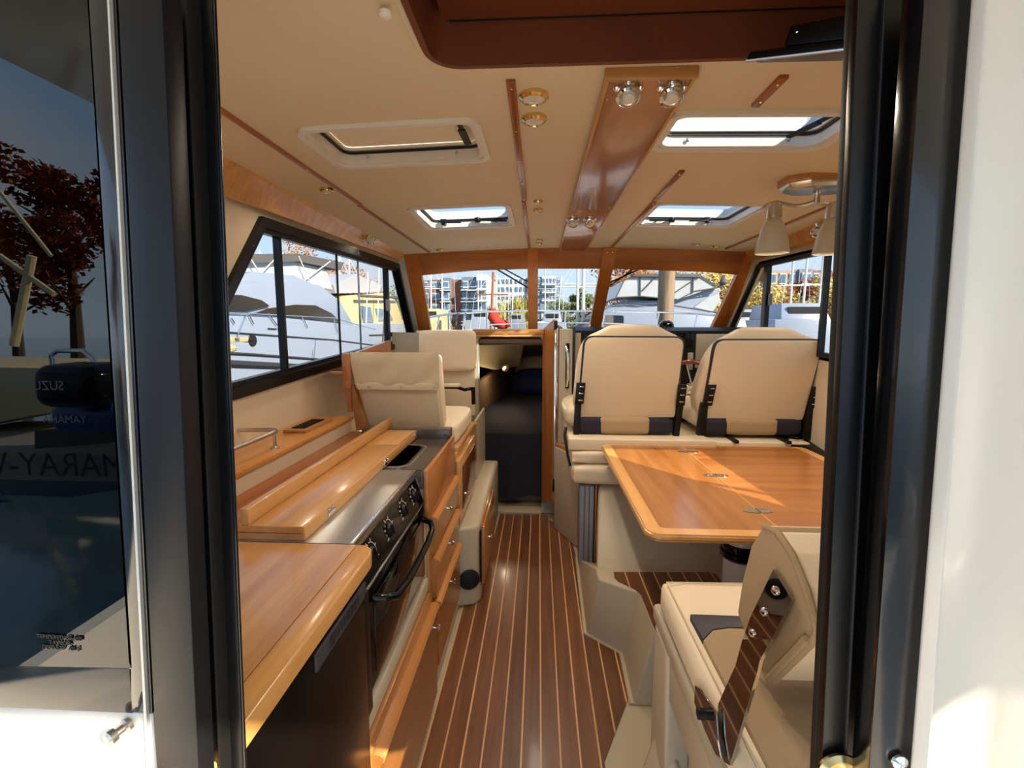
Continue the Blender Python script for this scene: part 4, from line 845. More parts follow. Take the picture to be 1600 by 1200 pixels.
# folded-up television
t = T('television', 'black flat screen folded up against the headliner recess', 'television', (.7, .75, 1.93))
a0 = aY(1166, 95, .94); 
def tv(px, py, y): return aY(px, py, y)
A = [tv(1166, 94, .93), tv(1336, 76, .78), tv(1420, 60, .72), tv(1420, 50, .72), tv(1336, 58, .78), tv(1168, 82, .93)]
B = [p+Vector((.02, .12, .03)) for p in A]
P(t, 'screen_case', MB().hexa([tv(1166, 95, .90), tv(1400, 66, .80), tv(1400, 50, .80), tv(1172, 81, .90)], [tv(1170, 96, 1.0)+Vector((0, .0, .0)), tv(1400, 82, .99), tv(1400, 66, .99), tv(1172, 86, 1.0)], .003), BLACK)
P(t, 'silver_edge', MB().tube([tv(1165, 95.5, .898), tv(1400, 68, .798)], .0025, 6), STEEL)
P(t, 'underside', MB().hexa([tv(1180, 95.5, .905), tv(1400, 70, .80), tv(1400, 73, .80), tv(1180, 96, .905)], [tv(1185, 97, .985), tv(1400, 90, .97), tv(1400, 93, .97), tv(1185, 98, .985)]), plain('tv_back', '3A2E26', .4))
P(t, 'mount', MB().hexa([tv(1225, 72, .89), tv(1400, 52, .82), tv(1400, 8, .82), tv(1236, 40, .89)], [tv(1228, 76, .96), tv(1400, 58, .92), tv(1400, 14, .92), tv(1238, 44, .96)], .003), BLACK)
P(t, 'mount_slot', MB().tube([tv(1243, 51, .885), tv(1262, 49, .884), tv(1266, 46, .882), tv(1300, 40, .865), tv(1306, 36, .86)], .002, 6), CHROME)
P(t, 'mount_label', MB().hexa([tv(1289, 57, .869), tv(1306, 54, .86), tv(1305, 52, .86), tv(1291, 54, .869)], [tv(1289, 57, .871), tv(1306, 54, .862), tv(1305, 52, .862), tv(1291, 54, .871)]), INKG)
# ================================================================== DOOR FRAMES (camera stands in the cockpit)
def bar(root, name, t0, t1, b0, b1, y0, y1, mat, lab=None, bev=.0015, struct=None):
    def L(px, py, y): return aY(px, py, y)
    A = [L(t0, -60, y0), L(t1, -60, y0), L(b1, 1260, y0), L(b0, 1260, y0)]
    B = [Vector((p.x, y1, p.z)) for p in A]
    m = MB().hexa(A, B, bev)
    if struct: return STR(struct, m, mat, lab)
    return P(root, name, m, mat, lab)
df = bar(None, '', 246, 292, 312, 348, .47, .50, BLACK, 'left door jamb, black', struct='door_1')
bar(df, 'jamb_face', 288, 330, 346, 382, .485, .492, ALU); bar(df, 'jamb_edge', 328, 333, 381, 386, .483, .487, ALUW); bar(df, 'seal', 284, 289, 343, 347, .466, .49, RUBBER)
bar(df, 'gasket', 176, 186, 238, 250, .45, .47, RUBBER); bar(df, 'gasket_bead', 281, 283, 341, 343, .464, .47, NICKEL, bev=0) if False else None
# sliding door leaf, parked to the left
sd_ = STR('door_2', MB().hexa([aY(180, -60, .43), aY(250, -60, .43), aY(313, 1260, .43), aY(247, 1260, .43)], [Vector((p.x, .455, p.z)) for p in (aY(180, -60, .43), aY(250, -60, .43), aY(313, 1260, .43), aY(247, 1260, .43))], .002), ALUG, 'sliding door stile')
zb = aY(120, 1109, .44).z
def lx(px, py): return aY(px, py, .44)
P(sd_, 'lower_panel', MB().hexa([lx(-300, 1092), lx(239, 1115), lx(250, 1260), lx(-300, 1260)], [p+Vector((0, .02, 0)) for p in (lx(-300, 1092), lx(239, 1115), lx(250, 1260), lx(-300, 1260))], .002), GELW)
bar(sd_, 'white_edge', 164, 167, 232, 236, .436, .44, GELW, bev=0)
P(sd_, 'border_band', MB().hexa([lx(131, -60), lx(178, -60), lx(238, 1116), lx(205, 1112)], [p+Vector((0, .006, 0)) for p in (lx(131, -60), lx(178, -60), lx(238, 1116), lx(205, 1112))], .001), plain('glass_border', '17181C', .12, coat=.5))
P(sd_, 'border_band', MB().hexa([lx(-300, 1030), lx(206, 1044), lx(207, 1115), lx(-300, 1093)], [p+Vector((0, .006, 0)) for p in (lx(-300, 1030), lx(206, 1044), lx(207, 1115), lx(-300, 1093))], .001), MATS['glass_border'])
P(sd_, 'pane', MB().hexa([lx(-300, -60), lx(135, -60), lx(206, 1044), lx(-300, 1035)], [p+Vector((0, .004, 0)) for p in (lx(-300, -60), lx(135, -60), lx(206, 1044), lx(-300, 1035))]), TINT)
c = lx(96, 1003); u_ = Vector((0, 0, 1)); r_ = Vector((1, 0, -.03))
for i, (s, z) in enumerate((('TEMPERED GLASS', .011), ('TAYLOR', 0), ('DOT-577  AS-2', -.011))):
    P(sd_, 'glass_mark', place_text(s, .0065, c+Vector((0, -.0012, z*.55)), r_, u_), INKD)
kn = T('door_knob', 'small brushed metal knob on the white lower door panel', 'knob', tuple(lx(200, 1133)))
kc = lx(203, 1130)
P(kn, 'knob', MB().lathe(kc, (-.35, -1, -.1), [(.008, 0), (.008, .004), (.0045, .006), (.0045, .013), (.0075, .014), (.008, .020), (.006, .022), (.001, .021)], 20), NICKEL)
# right jamb
dr_ = bar(None, '', 1384, 1452, 1300, 1356, .47, .50, BLACK, 'right door jamb, black channel', struct='door_3')
bar(dr_, 'jamb_face', 1343, 1386, 1281, 1316, .455, .465, ALU); bar(dr_, 'jamb_edge', 1334, 1345, 1270, 1282, .47, .48, RUBBER); bar(dr_, 'seal', 1384, 1390, 1316, 1321, .452, .48, ALUG)
bar(dr_, 'cover_strip', 1448, 1526, 1354, 1420, .425, .45, ALUW, 'glossy black cover strip')
P(dr_, 'screw', MB().lathe(aY(1405, 1190, .423), (0, -1, 0), [(.0075, 0), (.007, .002), (.003, .004), (.0028, .002)], 18), CHROME)
P(dr_, 'strike', MB().lathe(aY(1310, 1206, .452), (0, -1, 0), [(.022, 0), (.022, .003), (.016, .005), (.012, .003)], 24), BRASS)
cw = STR('wall_aft', MB().hexa([aY(1524, -80, .42), aY(1550, -80, .41), aY(1444, 1280, .41), aY(1416, 1280, .42)], [aY(1524, -80, .5), aY(1550, -80, .5), aY(1444, 1280, .5), aY(1416, 1280, .5)], .002), GELW, 'white door opening edge')
tp, bt = aY(1545, -80, .415), aY(1440, 1280, .415)
V = []
for p, in ((tp,), (bt,)):
    V.append([p+Vector((a, b, 0)) for a, b in ((0, 0), (.02, .004), (.045, .004), (.056, -.002), (.07, -.012), (.09, -.02), (.3, -.02), (.3, .05), (0, .05))])
P(cw, 'moulding', MB().hexa(V[0], V[1]), plain('cockpit_gelcoat', 'CFC9BC', .35, coat=.3))
# blank aft bulkhead to the right of the door and over the door (unseen side only)
STR('trim_20', MB().box((.62, .45, -.05), (1.59, .48, 2.03)).box((-.7, .44, 2.0), (.62, .47, 2.07)), GELO, 'aft bulkhead beside and above the door')
STR('trim_21', MB().box((-1.12, .45, -.05), (-.42, .47, .86)), GELO, 'aft bulkhead below the galley window')
STR('trim_22', MB().box((-1.3, -1.9, -.1), (1.8, .42, -.06)).box((-1.3, -1.9, -.1), (-1.25, .42, .55)).box((1.75, -1.9, -.1), (1.8, .42, .55)), GELO, 'cockpit sole and low coamings behind the camera')
STR('trim_25', MB().box((-1.35, -.75, 2.06), (1.85, .47, 2.10), .01), GELO, 'roof overhang above the cockpit')
# ================================================================== OUTSIDE
HULL = plain('boat_hull_shaded_white', '8E9CB2', .35, coat=.2); HULL2 = plain('boat_cream', 'C8B88C', .4); WIN = plain('boat_dark_glass', '2A2622', .15, coat=.3, var=.3, vscale=1.2); STRIPE = plain('boat_rub_rail', '2E2E30', .5); BOATGREY = plain('boat_canvas_grey', '5C5A5C', .8); CLEAR = plain('clear_canvas', 'B6BFC6', .3, var=.2, vscale=2)  # hull white darkened to blue-grey, shade put into its colour
MAST = plain('aluminium_mast', 'D8D8D4', .4); MASTB = plain('varnished_mast', '9A6444', .5); REDC = plain('red_sail_cover', 'C23A28', .8); PILE = wood('weathered_pile', '5A4A3C', '9A8670', 'z', rough=.9, scale=.5, coat=0)
WATER = plain('harbour_water', '2E4450', .08, bump=.6, bscale=2.5); BRICK = None
STR('trim_23', MB().box((-160, -80, -.95), (160, 200, -.9)), WATER, 'harbour water')
def bmat(name, c1, c2, mortar, sc_):
    m, t, b = base(name); tc = N(t, 'ShaderNodeTexCoord'); br = N(t, 'ShaderNodeTexBrick'); br.inputs['Scale'].default_value = sc_; br.inputs['Color1'].default_value = rgb(c1); br.inputs['Color2'].default_value = rgb(c2); br.inputs['Mortar'].default_value = rgb(mortar)
    mp = N(t, 'ShaderNodeMapping'); mp.inputs['Rotation'].default_value = (math.pi/2, 0, 0); t.links.new(tc.outputs['Object'], mp.inputs[0]); t.links.new(mp.outputs[0], br.inputs['Vector']); t.links.new(br.outputs[0], b.inputs['Base Color']); b.inputs['Roughness'].default_value = .9; return m
BRICK = bmat('brick_wall', '8E5A4C', '7E4A40', 'A08878', 1.0)
CLAD = plain('white_cladding', 'C9D2D8', .7); CLADG = plain('grey_cladding', '75828E', .7); PANE = plain('window_blue_glass', '5E7C98', .15, coat=.3)
# --- apartment blocks on the far shore (110 m away)
def ux(px, y): return aY(px, 508, y).x
def uz(py, y): return aY(842, py, y).z
def block(lab, Y, px0, px1, pyt, sections, floors, depth=14, pyb=520):
    t = T('apartment_building', lab, 'building', (ux((px0+px1)/2, Y), Y, 0)); zb, zt_ = -1, uz(pyt, Y); fh = (zt_-uz(508, Y))/floors
    for a, b, mat, nw, proud in sections:
        x0, x1 = ux(a, Y), ux(b, Y); w = P(t, 'wall', MB().box((x0, Y-proud, zb), (x1, Y+depth, zt_+(proud*.3))), mat)
        if not nw: continue
        for f in range(floors):
            z0 = uz(508, Y)+f*fh+fh*.25
            for k in range(nw):
                cx = x0+(x1-x0)*(k+.5)/nw; ww = (x1-x0)/nw*.32
                fr = P(t, 'window', MB().box((cx-ww, Y-proud-.12, z0), (cx+ww, Y-proud-.0, z0+fh*.6)), CLAD if mat is not CLAD else CLADG)
                P(fr, 'pane', MB().box((cx-ww*.85, Y-proud-.16, z0+.08*fh), (cx-ww*.05, Y-proud-.12, z0+fh*.53)).box((cx+ww*.05, Y-proud-.16, z0+.08*fh), (cx+ww*.85, Y-proud-.12, z0+fh*.53)), PANE)
            if proud > .8:
                P(t, 'balcony', MB().box((x0, Y-proud-1.2, z0-.25*fh), (x1, Y-proud, z0-.19*fh)).box((x0, Y-proud-1.2, z0+.05*fh), (x1, Y-proud-1.1, z0+.08*fh)), CLAD)
    return t
block('brick and white balconied apartment block at the left of the view ahead', 75, 655, 765, 437, [(655, 672, CLADG, 2, 0), (672, 692, BRICK, 1, .2), (692, 707, CLADG, 1, .9), (707, 724, BRICK, 0, .2), (724, 748, CLADG, 2, 1.2), (748, 764, CLAD, 2, 2.2)], 4)
block('long pale apartment block behind the willow', 120, 752, 878, 434, [(762, 824, CLAD, 9, 0), (824, 846, CLADG, 3, .6), (846, 868, CLAD, 4, 1.0), (868, 876, CLADG, 1, 0)], 6)
for i, px in enumerate((846, 862, 880)):
    t = T('waterside_house', ('white' if i % 2 else 'pale')+' small house on the far shore, '+('leftmost', 'middle', 'rightmost')[i]+' of the three ahead', 'house', (ux(px+8, 70), 70, 0), 'small waterside houses')
    x0, x1 = ux(px, 70), ux(px+14, 70); zz = uz(485, 70); P(t, 'wall', MB().box((x0, 70, -1), (x1, 76, zz)), plain('house_wall_%d' % i, ('C8D0D6', 'B8C4CC', 'A9A09A')[i], .7)); P(t, 'roof', MB().prism('x', [(69.5, zz), (73, zz+1.1), (76.5, zz)], x0-.2, x1+.2), CLADG)
    for k in (.3, .7): P(t, 'window', MB().box((x0+(x1-x0)*k-.3, 69.9, .8), (x0+(x1-x0)*k+.3, 70.0, 1.9)), PANE)
# --- trees
def leafmat(name, a, b):
    m, t, p = base(name); p.inputs['Roughness'].default_value = .8; tc = N(t, 'ShaderNodeTexCoord'); n = N(t, 'ShaderNodeTexNoise'); n.inputs['Scale'].default_value = .9; n.inputs['Detail'].default_value = 6; r = N(t, 'ShaderNodeValToRGB'); r.color_ramp.elements[0].position = .35; r.color_ramp.elements[0].color = rgb(a); r.color_ramp.elements[1].position = .65; r.color_ramp.elements[1].color = rgb(b)
    t.links.new(tc.outputs['Object'], n.inputs['Vector']); t.links.new(n.outputs['Fac'], r.inputs[0]); t.links.new(r.outputs[0], p.inputs['Base Color']); return m
BARK = plain('bark', '4A3A2C', .9); LF = {'gold': leafmat('golden_leaves', 'A88A3C', 'D8C070'), 'green': leafmat('green_leaves', '4A5A38', '7E8A58'), 'willow': leafmat('willow_leaves', '6E7434', 'C6B84E'), 'red': leafmat('red_leaves', '6E2A14', '96481E'), 'rust': leafmat('rust_leaves', '8A5A30', 'C08A4C')}
def tree(lab, x, y, zb, h, w, kind, n=2600, weep=False, seed=1, leaf=None):
    rnd = random.Random(seed); t = T('tree', lab, 'tree', (x, y, zb)); ls = leaf or h*.022
    P(t, 'trunk', MB().tube([(x, y, zb), (x+.02*h, y, zb+h*.35), (x, y, zb+h*.85)], [h*.03, h*.02, h*.006], 8), BARK)
    m = MB()
    for i in range(9):
        a = rnd.random()*6.28; z0 = zb+h*(.25+.5*i/9); m.tube([(x, y, z0), (x+math.cos(a)*w*.35, y+math.sin(a)*w*.35, z0+h*.13)], [h*.010, h*.003], 5)
    P(t, 'branches', m, BARK)
    V = []; Fc = []; blobs = [(rnd.gauss(0, .22)*w, rnd.gauss(0, .22)*w, h*rnd.uniform(.32, .9)) for _ in range(26)]
    for i in range(n):
        bx_, by_, bz_ = blobs[rnd.randrange(26)]; r = w*.17*(1.2-bz_/h*.5); p = Vector((rnd.gauss(0, 1), rnd.gauss(0, 1), rnd.gauss(0, 1))).normalized()*r*rnd.uniform(.5, 1); c = Vector((x+bx_, y+by_, zb+bz_))+Vector((p.x, p.y, p.z*.9))
        if weep: c.z -= rnd.random()**1.5*h*.4
        c.z = max(zb+h*.05, c.z)
        a = Vector((rnd.gauss(0, 1), rnd.gauss(0, 1), rnd.gauss(0, 1))).normalized()*ls; b = a.orthogonal().normalized()*ls*(.6 if not weep else .4)
        if weep: a = Vector((0, 0, ls*2))
        k = len(V); V += [c-a, c-b, c+a, c+b]; Fc.append((k, k+1, k+2, k+3))
    m = MB().add(V, Fc); P(t, 'foliage', m, LF[kind], kind='stuff'); return t
tree('rounded yellow willow between the apartment blocks ahead', ux(806, 60), 60, -.8, 6.0, 4.8, 'willow', 4200, True, 3)
tree('dark green willow at the left of the yellow one', ux(776, 64), 64, -.8, 5.2, 4.0, 'green', 2600, True, 4)
tree('tall green tree just left of the right mullion', ux(905, 55), 55, -.8, 6.8, 4.2, 'green', 3200, False, 5)
tree('low green tree behind the masts, centre pane', ux(880, 62), 62, -.8, 5.6, 5, 'green', 2600, False, 6)
tree('thin rust-leaved tree over the canopied motor boat', ux(985, 46), 46, -.8, 8.8, 8, 'rust', 3000, False, 7)
tree('pale gold tree right of the canopied motor boat', ux(1110, 42), 42, -.8, 7.6, 8.0, 'gold', 3600, False, 8)
tree('golden tree in the front corner of the right window', ux(1185, 26), 26, -.8, 4.6, 5.0, 'gold', 3200, False, 9)
tree('large golden tree at the aft end of the right window', ux(1305, 24), 24, -.8, 4.9, 4.4, 'gold', 3600, False, 10)
tree('red-leaved tree in the middle of the right window', ux(1255, 34), 34, -.8, 5.6, 4.6, 'red', 3600, False, 11)
tree('low golden shrubby tree below the red one', ux(1225, 28), 28, -.8, 3.6, 5.5, 'gold', 3200, False, 12)
tree('brown tree behind the boats, left window', ux(475, 30), 30, -.8, 7.0, 8, 'rust', 6000, False, 13, .10)
tree('green tree behind the boats, far end of the left window', ux(600, 44), 44, -.8, 6.2, 7, 'green', 2600, False, 14)
block('brown low building with a roof box behind the right window trees', 60, 1195, 1330, 425, [(1195, 1240, plain('tan_wall', 'B09A80', .8), 3, 0), (1240, 1262, CLADG, 1, .4), (1262, 1340, plain('rust_wall', '9A5A48', .8), 5, 0)], 3)
# --- boats
def boat_side(lab, xp, depth, hull, house, glasses, mats=(HULL, HULL), stripes=(), extra=None, plane='x'):
    f = (lambda p: aX(p[0], p[1], xp)) if plane == 'x' else (lambda p: aY(p[0], p[1], xp))
    dv = Vector((-depth, 0, 0)) if plane == 'x' and xp < 0 else (Vector((depth, 0, 0)) if plane == 'x' else Vector((0, depth, 0)))
    H = [f(p) for p in hull]; t = T('motor_boat', lab, 'boat', tuple(H[0]))
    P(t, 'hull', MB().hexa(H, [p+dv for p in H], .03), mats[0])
    hs = [f(p) for p in house]; dn = dv.normalized()
    P(t, 'superstructure', MB().hexa([p+dn*.25 for p in hs], [p+dv*.85 for p in hs], .03), mats[1])
    for g, mt in glasses:
        G = [f(p) for p in g]; G = [p+dn*.21 for p in G]; P(t, 'window', MB().hexa(G, [p+dn*.06 for p in G]), mt)
    for s in stripes:
        q = [f(p) for p in s[0]]; P(t, 'stripe', MB().tube([p-dn*.01 for p in q], s[1], 6), s[2])
    return t, f, dn, dv
# big white cruiser alongside, seen through the left window
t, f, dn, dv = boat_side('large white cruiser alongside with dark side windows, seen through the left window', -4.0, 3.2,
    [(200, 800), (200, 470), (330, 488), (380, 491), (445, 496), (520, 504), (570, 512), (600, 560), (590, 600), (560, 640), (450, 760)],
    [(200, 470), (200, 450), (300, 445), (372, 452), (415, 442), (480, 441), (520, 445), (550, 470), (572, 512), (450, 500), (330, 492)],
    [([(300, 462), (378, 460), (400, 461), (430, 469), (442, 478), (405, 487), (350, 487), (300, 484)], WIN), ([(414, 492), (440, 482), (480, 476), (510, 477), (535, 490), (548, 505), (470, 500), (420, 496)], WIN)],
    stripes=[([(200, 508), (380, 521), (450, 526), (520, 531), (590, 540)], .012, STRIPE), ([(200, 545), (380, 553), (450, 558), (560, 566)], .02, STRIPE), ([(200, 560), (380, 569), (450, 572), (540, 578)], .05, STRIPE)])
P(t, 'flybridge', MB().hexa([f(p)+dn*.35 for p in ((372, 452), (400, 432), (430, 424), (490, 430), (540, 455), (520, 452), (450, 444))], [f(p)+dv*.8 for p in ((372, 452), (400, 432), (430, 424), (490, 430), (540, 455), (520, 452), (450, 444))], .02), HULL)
P(t, 'canopy', MB().hexa([f(p)+dn*.4 for p in ((395, 402), (500, 396), (565, 410), (560, 422), (500, 408), (395, 412))], [f(p)+dv*.8 for p in ((395, 402), (500, 396), (565, 410), (560, 422), (500, 408), (395, 412))]), BOATGREY)
P(t, 'clear_enclosure', MB().hexa([f(p)+dn*.5 for p in ((398, 412), (500, 408), (545, 420), (555, 452), (480, 440), (405, 440))], [f(p)+dv*.7 for p in ((398, 412), (500, 408), (545, 420), (555, 452), (480, 440), (405, 440))]), CLEAR)
for a, b in (((395, 405), (405, 445)), ((430, 402), (455, 445)), ((470, 400), (430, 445)), ((500, 400), (520, 450)), ((545, 408), (500, 445))): P(t, 'canopy_pole', MB().tube([f(a)+dn*.4, f(b)+dn*.4], .012, 6), MAST)
m = MB()
for a, b in (((330, 488), (382, 490)), ((382, 490), (368, 524)), ((386, 492), (393, 506)), ((358, 497), (363, 505)), ((416, 490), (430, 508)), ((382, 490), (520, 497)), ((470, 495), (478, 512)), ((520, 497), (525, 520)), ((520, 497), (585, 515))): m.tube([f(a)-dn*.03, f(b)-dn*.03], .010, 6)
P(t, 'handrail', m, CHROME)
P(t, 'porthole', MB().lathe(f((394, 532))-dn*.0, -dn, [(.001, -.02), (.09, 0), (.08, .02), (.001, .02)], 16), WIN)
P(t, 'name_marking', place_text('983', .09, f((422, 513))-dn*.02, (0, 1, 0), (0, 0, 1)), STRIPE) if False else P(t, 'name_marking', MB().tube([f((417, 513))-dn*.02, f((431, 514))-dn*.02], .008, 6), STRIPE)
# dinghy end with number in the corner of the left window
t = T('dinghy', 'cream dinghy bow with registration plate low in the left window', 'dinghy', tuple(aX(345, 560, -2.6)))
q = [aX(a, b, -2.6) for a, b in ((300, 548), (352, 533), (372, 540), (374, 548), (352, 556))]; q += [Vector((-2.6, q[-1].y-.2, -.9)), Vector((-2.6, q[0].y, -.9))]; P(t, 'tube', MB().hexa(q, [p+Vector((-.4, 0, 0)) for p in q], .03, 3), HULL2)
q = [aX(a, b, -2.6) for a, b in ((310, 526), (389, 527), (388, 534), (310, 536))]; P(t, 'number_board', MB().hexa(q, [p+Vector((-.03, 0, 0)) for p in q], .004), HULL2)
P(t, 'registration_number', place_text('983', .045, aX(371, 530.5, -2.59), (0, 1, 0), (0, 0, 1)), INKD)
q = [aX(a, b, -2.6) for a, b in ((389, 531), (399, 533), (389, 535))]; P(t, 'cleat', MB().hexa(q, [p+Vector((-.04, 0, 0)) for p in q]), BLACK)
# cream boat further forward
t, f, dn, dv = boat_side('cream sunlit motor boat beyond the large cruiser, at the front of the left window', -6.0, 3.0,
    [(540, 512), (560, 506), (640, 506), (668, 510), (660, 545), (560, 560)], [(535, 510), (548, 480), (562, 462), (610, 458), (628, 470), (640, 508)],
    [([(573, 478), (588, 480), (592, 504), (578, 504)], PANE), ([(596, 482), (614, 483), (622, 500), (600, 502)], PANE)], mats=(HULL, HULL2), stripes=[([(540, 525), (655, 522)], .03, STRIPE), ([(560, 462), (625, 465)], .05, BOATGREY)])
P(t, 'cover', MB().hexa([f(p)+dn*.5 for p in ((545, 445), (578, 428), (615, 445), (612, 456), (548, 458))], [f(p)+dv*.8 for p in ((545, 445), (578, 428), (615, 445), (612, 456), (548, 458))]), plain('pale_boat_cover', 'A9ADB8', .8))
for k, (px, h0) in enumerate(((572, 425), (590, 398))):
    P(t, 'pole', MB().tube([f((px, 505))-dn*.0, f((px+3, h0))], .02, 6), MAST)
# dark posts of the pier seen between
for i, (a, b) in enumerate((((594, 590), (607, 400)), ((600, 560), (603, 420)))):
    S('mooring_pole', MB().tube([(-2.2, aX(a[0], a[1], -2.2).y-.1, -.9), aX(a[0], a[1], -2.2), aX(b[0], b[1], -2.2)], .009, 8), STRIPE, 'thin dark leaning pole near the front of the left window, '+('lower one' if i else 'taller one'), 'pole', 'thin leaning poles')
# --- motor yacht ahead, right of the mullion
Yb = 14
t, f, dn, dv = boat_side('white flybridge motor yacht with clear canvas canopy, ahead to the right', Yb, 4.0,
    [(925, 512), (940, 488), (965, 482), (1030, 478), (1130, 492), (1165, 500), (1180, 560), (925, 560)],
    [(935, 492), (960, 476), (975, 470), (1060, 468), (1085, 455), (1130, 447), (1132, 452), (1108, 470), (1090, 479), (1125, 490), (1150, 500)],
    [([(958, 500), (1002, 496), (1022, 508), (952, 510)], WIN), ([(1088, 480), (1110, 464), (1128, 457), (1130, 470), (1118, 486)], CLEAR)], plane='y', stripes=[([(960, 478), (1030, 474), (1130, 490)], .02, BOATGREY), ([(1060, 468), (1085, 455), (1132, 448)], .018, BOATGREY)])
P(t, 'canopy_front', MB().hexa([f(p) for p in ((962, 465), (975, 438), (992, 430), (1092, 430), (1120, 447), (1060, 468), (1000, 462))], [f(p)+dv*.7 for p in ((962, 465), (975, 438), (992, 430), (1092, 430), (1120, 447), (1060, 468), (1000, 462))]), CLEAR)
m = MB()
for pl_ in (((962, 465), (975, 438), (992, 430), (1092, 430), (1120, 447)), ((962, 465), (1000, 463), (1058, 468)), ((1000, 430), (1000, 463)), ((1083, 430), (1082, 458)), ((1025, 432), (1003, 455)), ((1050, 460), (1080, 440))): m.tube([f(p)-dn*.03 for p in pl_], .018, 6)
P(t, 'canopy_frame', m, BOATGREY)
P(t, 'canopy_top', MB().hexa([f(p)-dn*.1 for p in ((985, 433), (992, 428), (1092, 428), (1094, 434))], [f(p)+dv*.75 for p in ((985, 433), (992, 428), (1092, 428), (1094, 434))], .02), BOATGREY)
P(t, 'radar_post', MB().beam(f((1126, 447)), f((1131, 430)), .1, .06).lathe(f((1130, 445)), (0, 0, 1), [(.09, 0), (.12, .06), (.09, .14), (.01, .2)], 14), BOATGREY)
S('mooring_pile', MB().tube([(ux(1038.5, 9.5), 9.5, -1.2), (ux(1039, 9.5), 9.5, 3.2)], .155, 18), PILE, 'thick weathered wooden pile standing in front of the motor yacht', 'pile')
S('covered_dinghy', MB().hexa([aY(a, b, 10) for a, b in ((905, 512), (925, 498), (945, 492), (975, 493), (975, 670), (905, 670))], [aY(a, b, 10)+Vector((0, 1.5, 0)) for a, b in ((905, 512), (925, 498), (945, 492), (975, 493), (975, 670), (905, 670))], .03), BOATGREY, 'low grey canvas-covered dinghy in front of the motor yacht', 'dinghy')
# --- small sailing boats and masts ahead
def small_boat(lab, px0, px1, Y, py, mat=HULL, roof=True):
    x0, x1 = ux(px0, Y), ux(px1, Y); z = uz(py, Y); t = T('moored_boat', lab, 'boat', ((x0+x1)/2, Y, -.9))
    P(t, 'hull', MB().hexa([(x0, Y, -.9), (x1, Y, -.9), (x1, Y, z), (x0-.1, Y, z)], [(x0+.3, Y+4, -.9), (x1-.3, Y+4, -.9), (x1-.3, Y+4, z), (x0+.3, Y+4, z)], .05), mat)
    h = (508-py)/740*Y*.0+.55
    P(t, 'cabin', MB().hexa([(x0+(x1-x0)*.15, Y+.5, z), (x0+(x1-x0)*.85, Y+.5, z), (x0+(x1-x0)*.8, Y+.8, z+h), (x0+(x1-x0)*.2, Y+.8, z+h)], [(x0+(x1-x0)*.15, Y+3, z), (x0+(x1-x0)*.85, Y+3, z), (x0+(x1-x0)*.8, Y+3, z+h), (x0+(x1-x0)*.2, Y+3, z+h)], .03), mat)
    P(t, 'window', MB().box((x0+(x1-x0)*.27, Y+.6, z+.15), (x0+(x1-x0)*.73, Y+.7, z+.42)), WIN); return t
small_boat('small white boat at the left end of the windscreen', 648, 690, 22, 500, HULL2); small_boat('white cabin boat in the middle of the left windscreen pane', 728, 770, 26, 500); small_boat('low boat left of the mullion', 790, 822, 30, 503, CLADG)
small_boat('white sailing boat in the centre windscreen pane', 842, 885, 24, 503)
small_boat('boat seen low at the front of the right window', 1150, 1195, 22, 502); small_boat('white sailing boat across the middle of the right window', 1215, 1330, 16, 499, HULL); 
masts = [(763, 425, 20, MASTB, .07, 'brown varnished mast leaning over the red sail cover', 8), (774, 430, 24, MAST, .06, 'white mast beside the brown varnished one', 2), (903, 405, 16, MAST, .05, 'left of the two thick white masts in the centre pane', 0), (912, 398, 18, MAST, .075, 'right of the two thick white masts in the centre pane', 0),
    (656, 405, 22, MAST, .05, 'white mast at the extreme left of the windscreen', 0), (673, 410, 26, MAST, .05, 'second white mast from the left of the windscreen', 0), (747, 415, 30, MAST, .035, 'thin mast before the brick apartment block', 0), (789, 430, 30, MAST, .04, 'thin mast left of the yellow willow', 0), (800, 428, 32, MAST, .04, 'thin mast rising before the yellow willow', 1), (869, 430, 34, MAST, .04, 'thin mast leaning in the centre pane', 8), (852, 410, 26, MAST, .04, 'thin mast with a radar, near the left mullion', 0),
    (1250, 400, 18, MAST, .05, 'white leaning mast in the right window', 12), (1232, 402, 20, MAST, .05, 'mast at the left part of the right window', 8), (1275, 398, 19, MAST, .05, 'mast at the right part of the right window', 12), (690, 340, 28, MAST, .05, 'tall mast seen also through the front left hatch', 0), (1052, 330, 30, MAST, .06, 'tall mast rising behind the motor yacht', 0),
    (438, 395, 16, MAST, .05, 'mast behind the cruiser in the left window', 3), (405, 390, 18, MAST, .05, 'aft mast behind the cruiser in the left window', 0), (530, 400, 22, MAST, .05, 'mast beyond the cruiser canopy', 0), (548, 402, 24, MAST, .05, 'far mast beside the pale boat cover', -3)]
for px, py, Y, mt, r, lab, ln in masts:
    q = aY(px, 512, Y); p = aY(px+ln, py, Y); m = MB().tube([(q.x, Y, -.9), p], [r, r*.8], 8)
    t = T('mast', lab, 'mast', (q.x, Y, -.9), 'masts in the harbour'); P(t, 'pole', m, mt)
    k = q.lerp(p, .6); P(t, 'spreader', MB().tube([k+Vector((-.7, 0, 0)), k+Vector((.7, 0, 0))], r*.4, 6), mt)
    P(t, 'stay', MB().tube([p, k+Vector((-.7, 0, 0)), (q.x-.9, Y, .2)], .008, 5).tube([p, k+Vector((.7, 0, 0)), (q.x+.9, Y, .2)], .008, 5), MAST)
t = [o for o in bpy.data.objects if o.get('label', '').startswith('brown varnished mast')][0]
P(t, 'furled_sail', MB().tube([aY(a, b, 18) for a, b in ((770, 482), (771, 494), (776, 503), (788, 508), (796, 505))], [.12, .24, .22, .2, .12], 10), REDC, 'bright red sail cover')
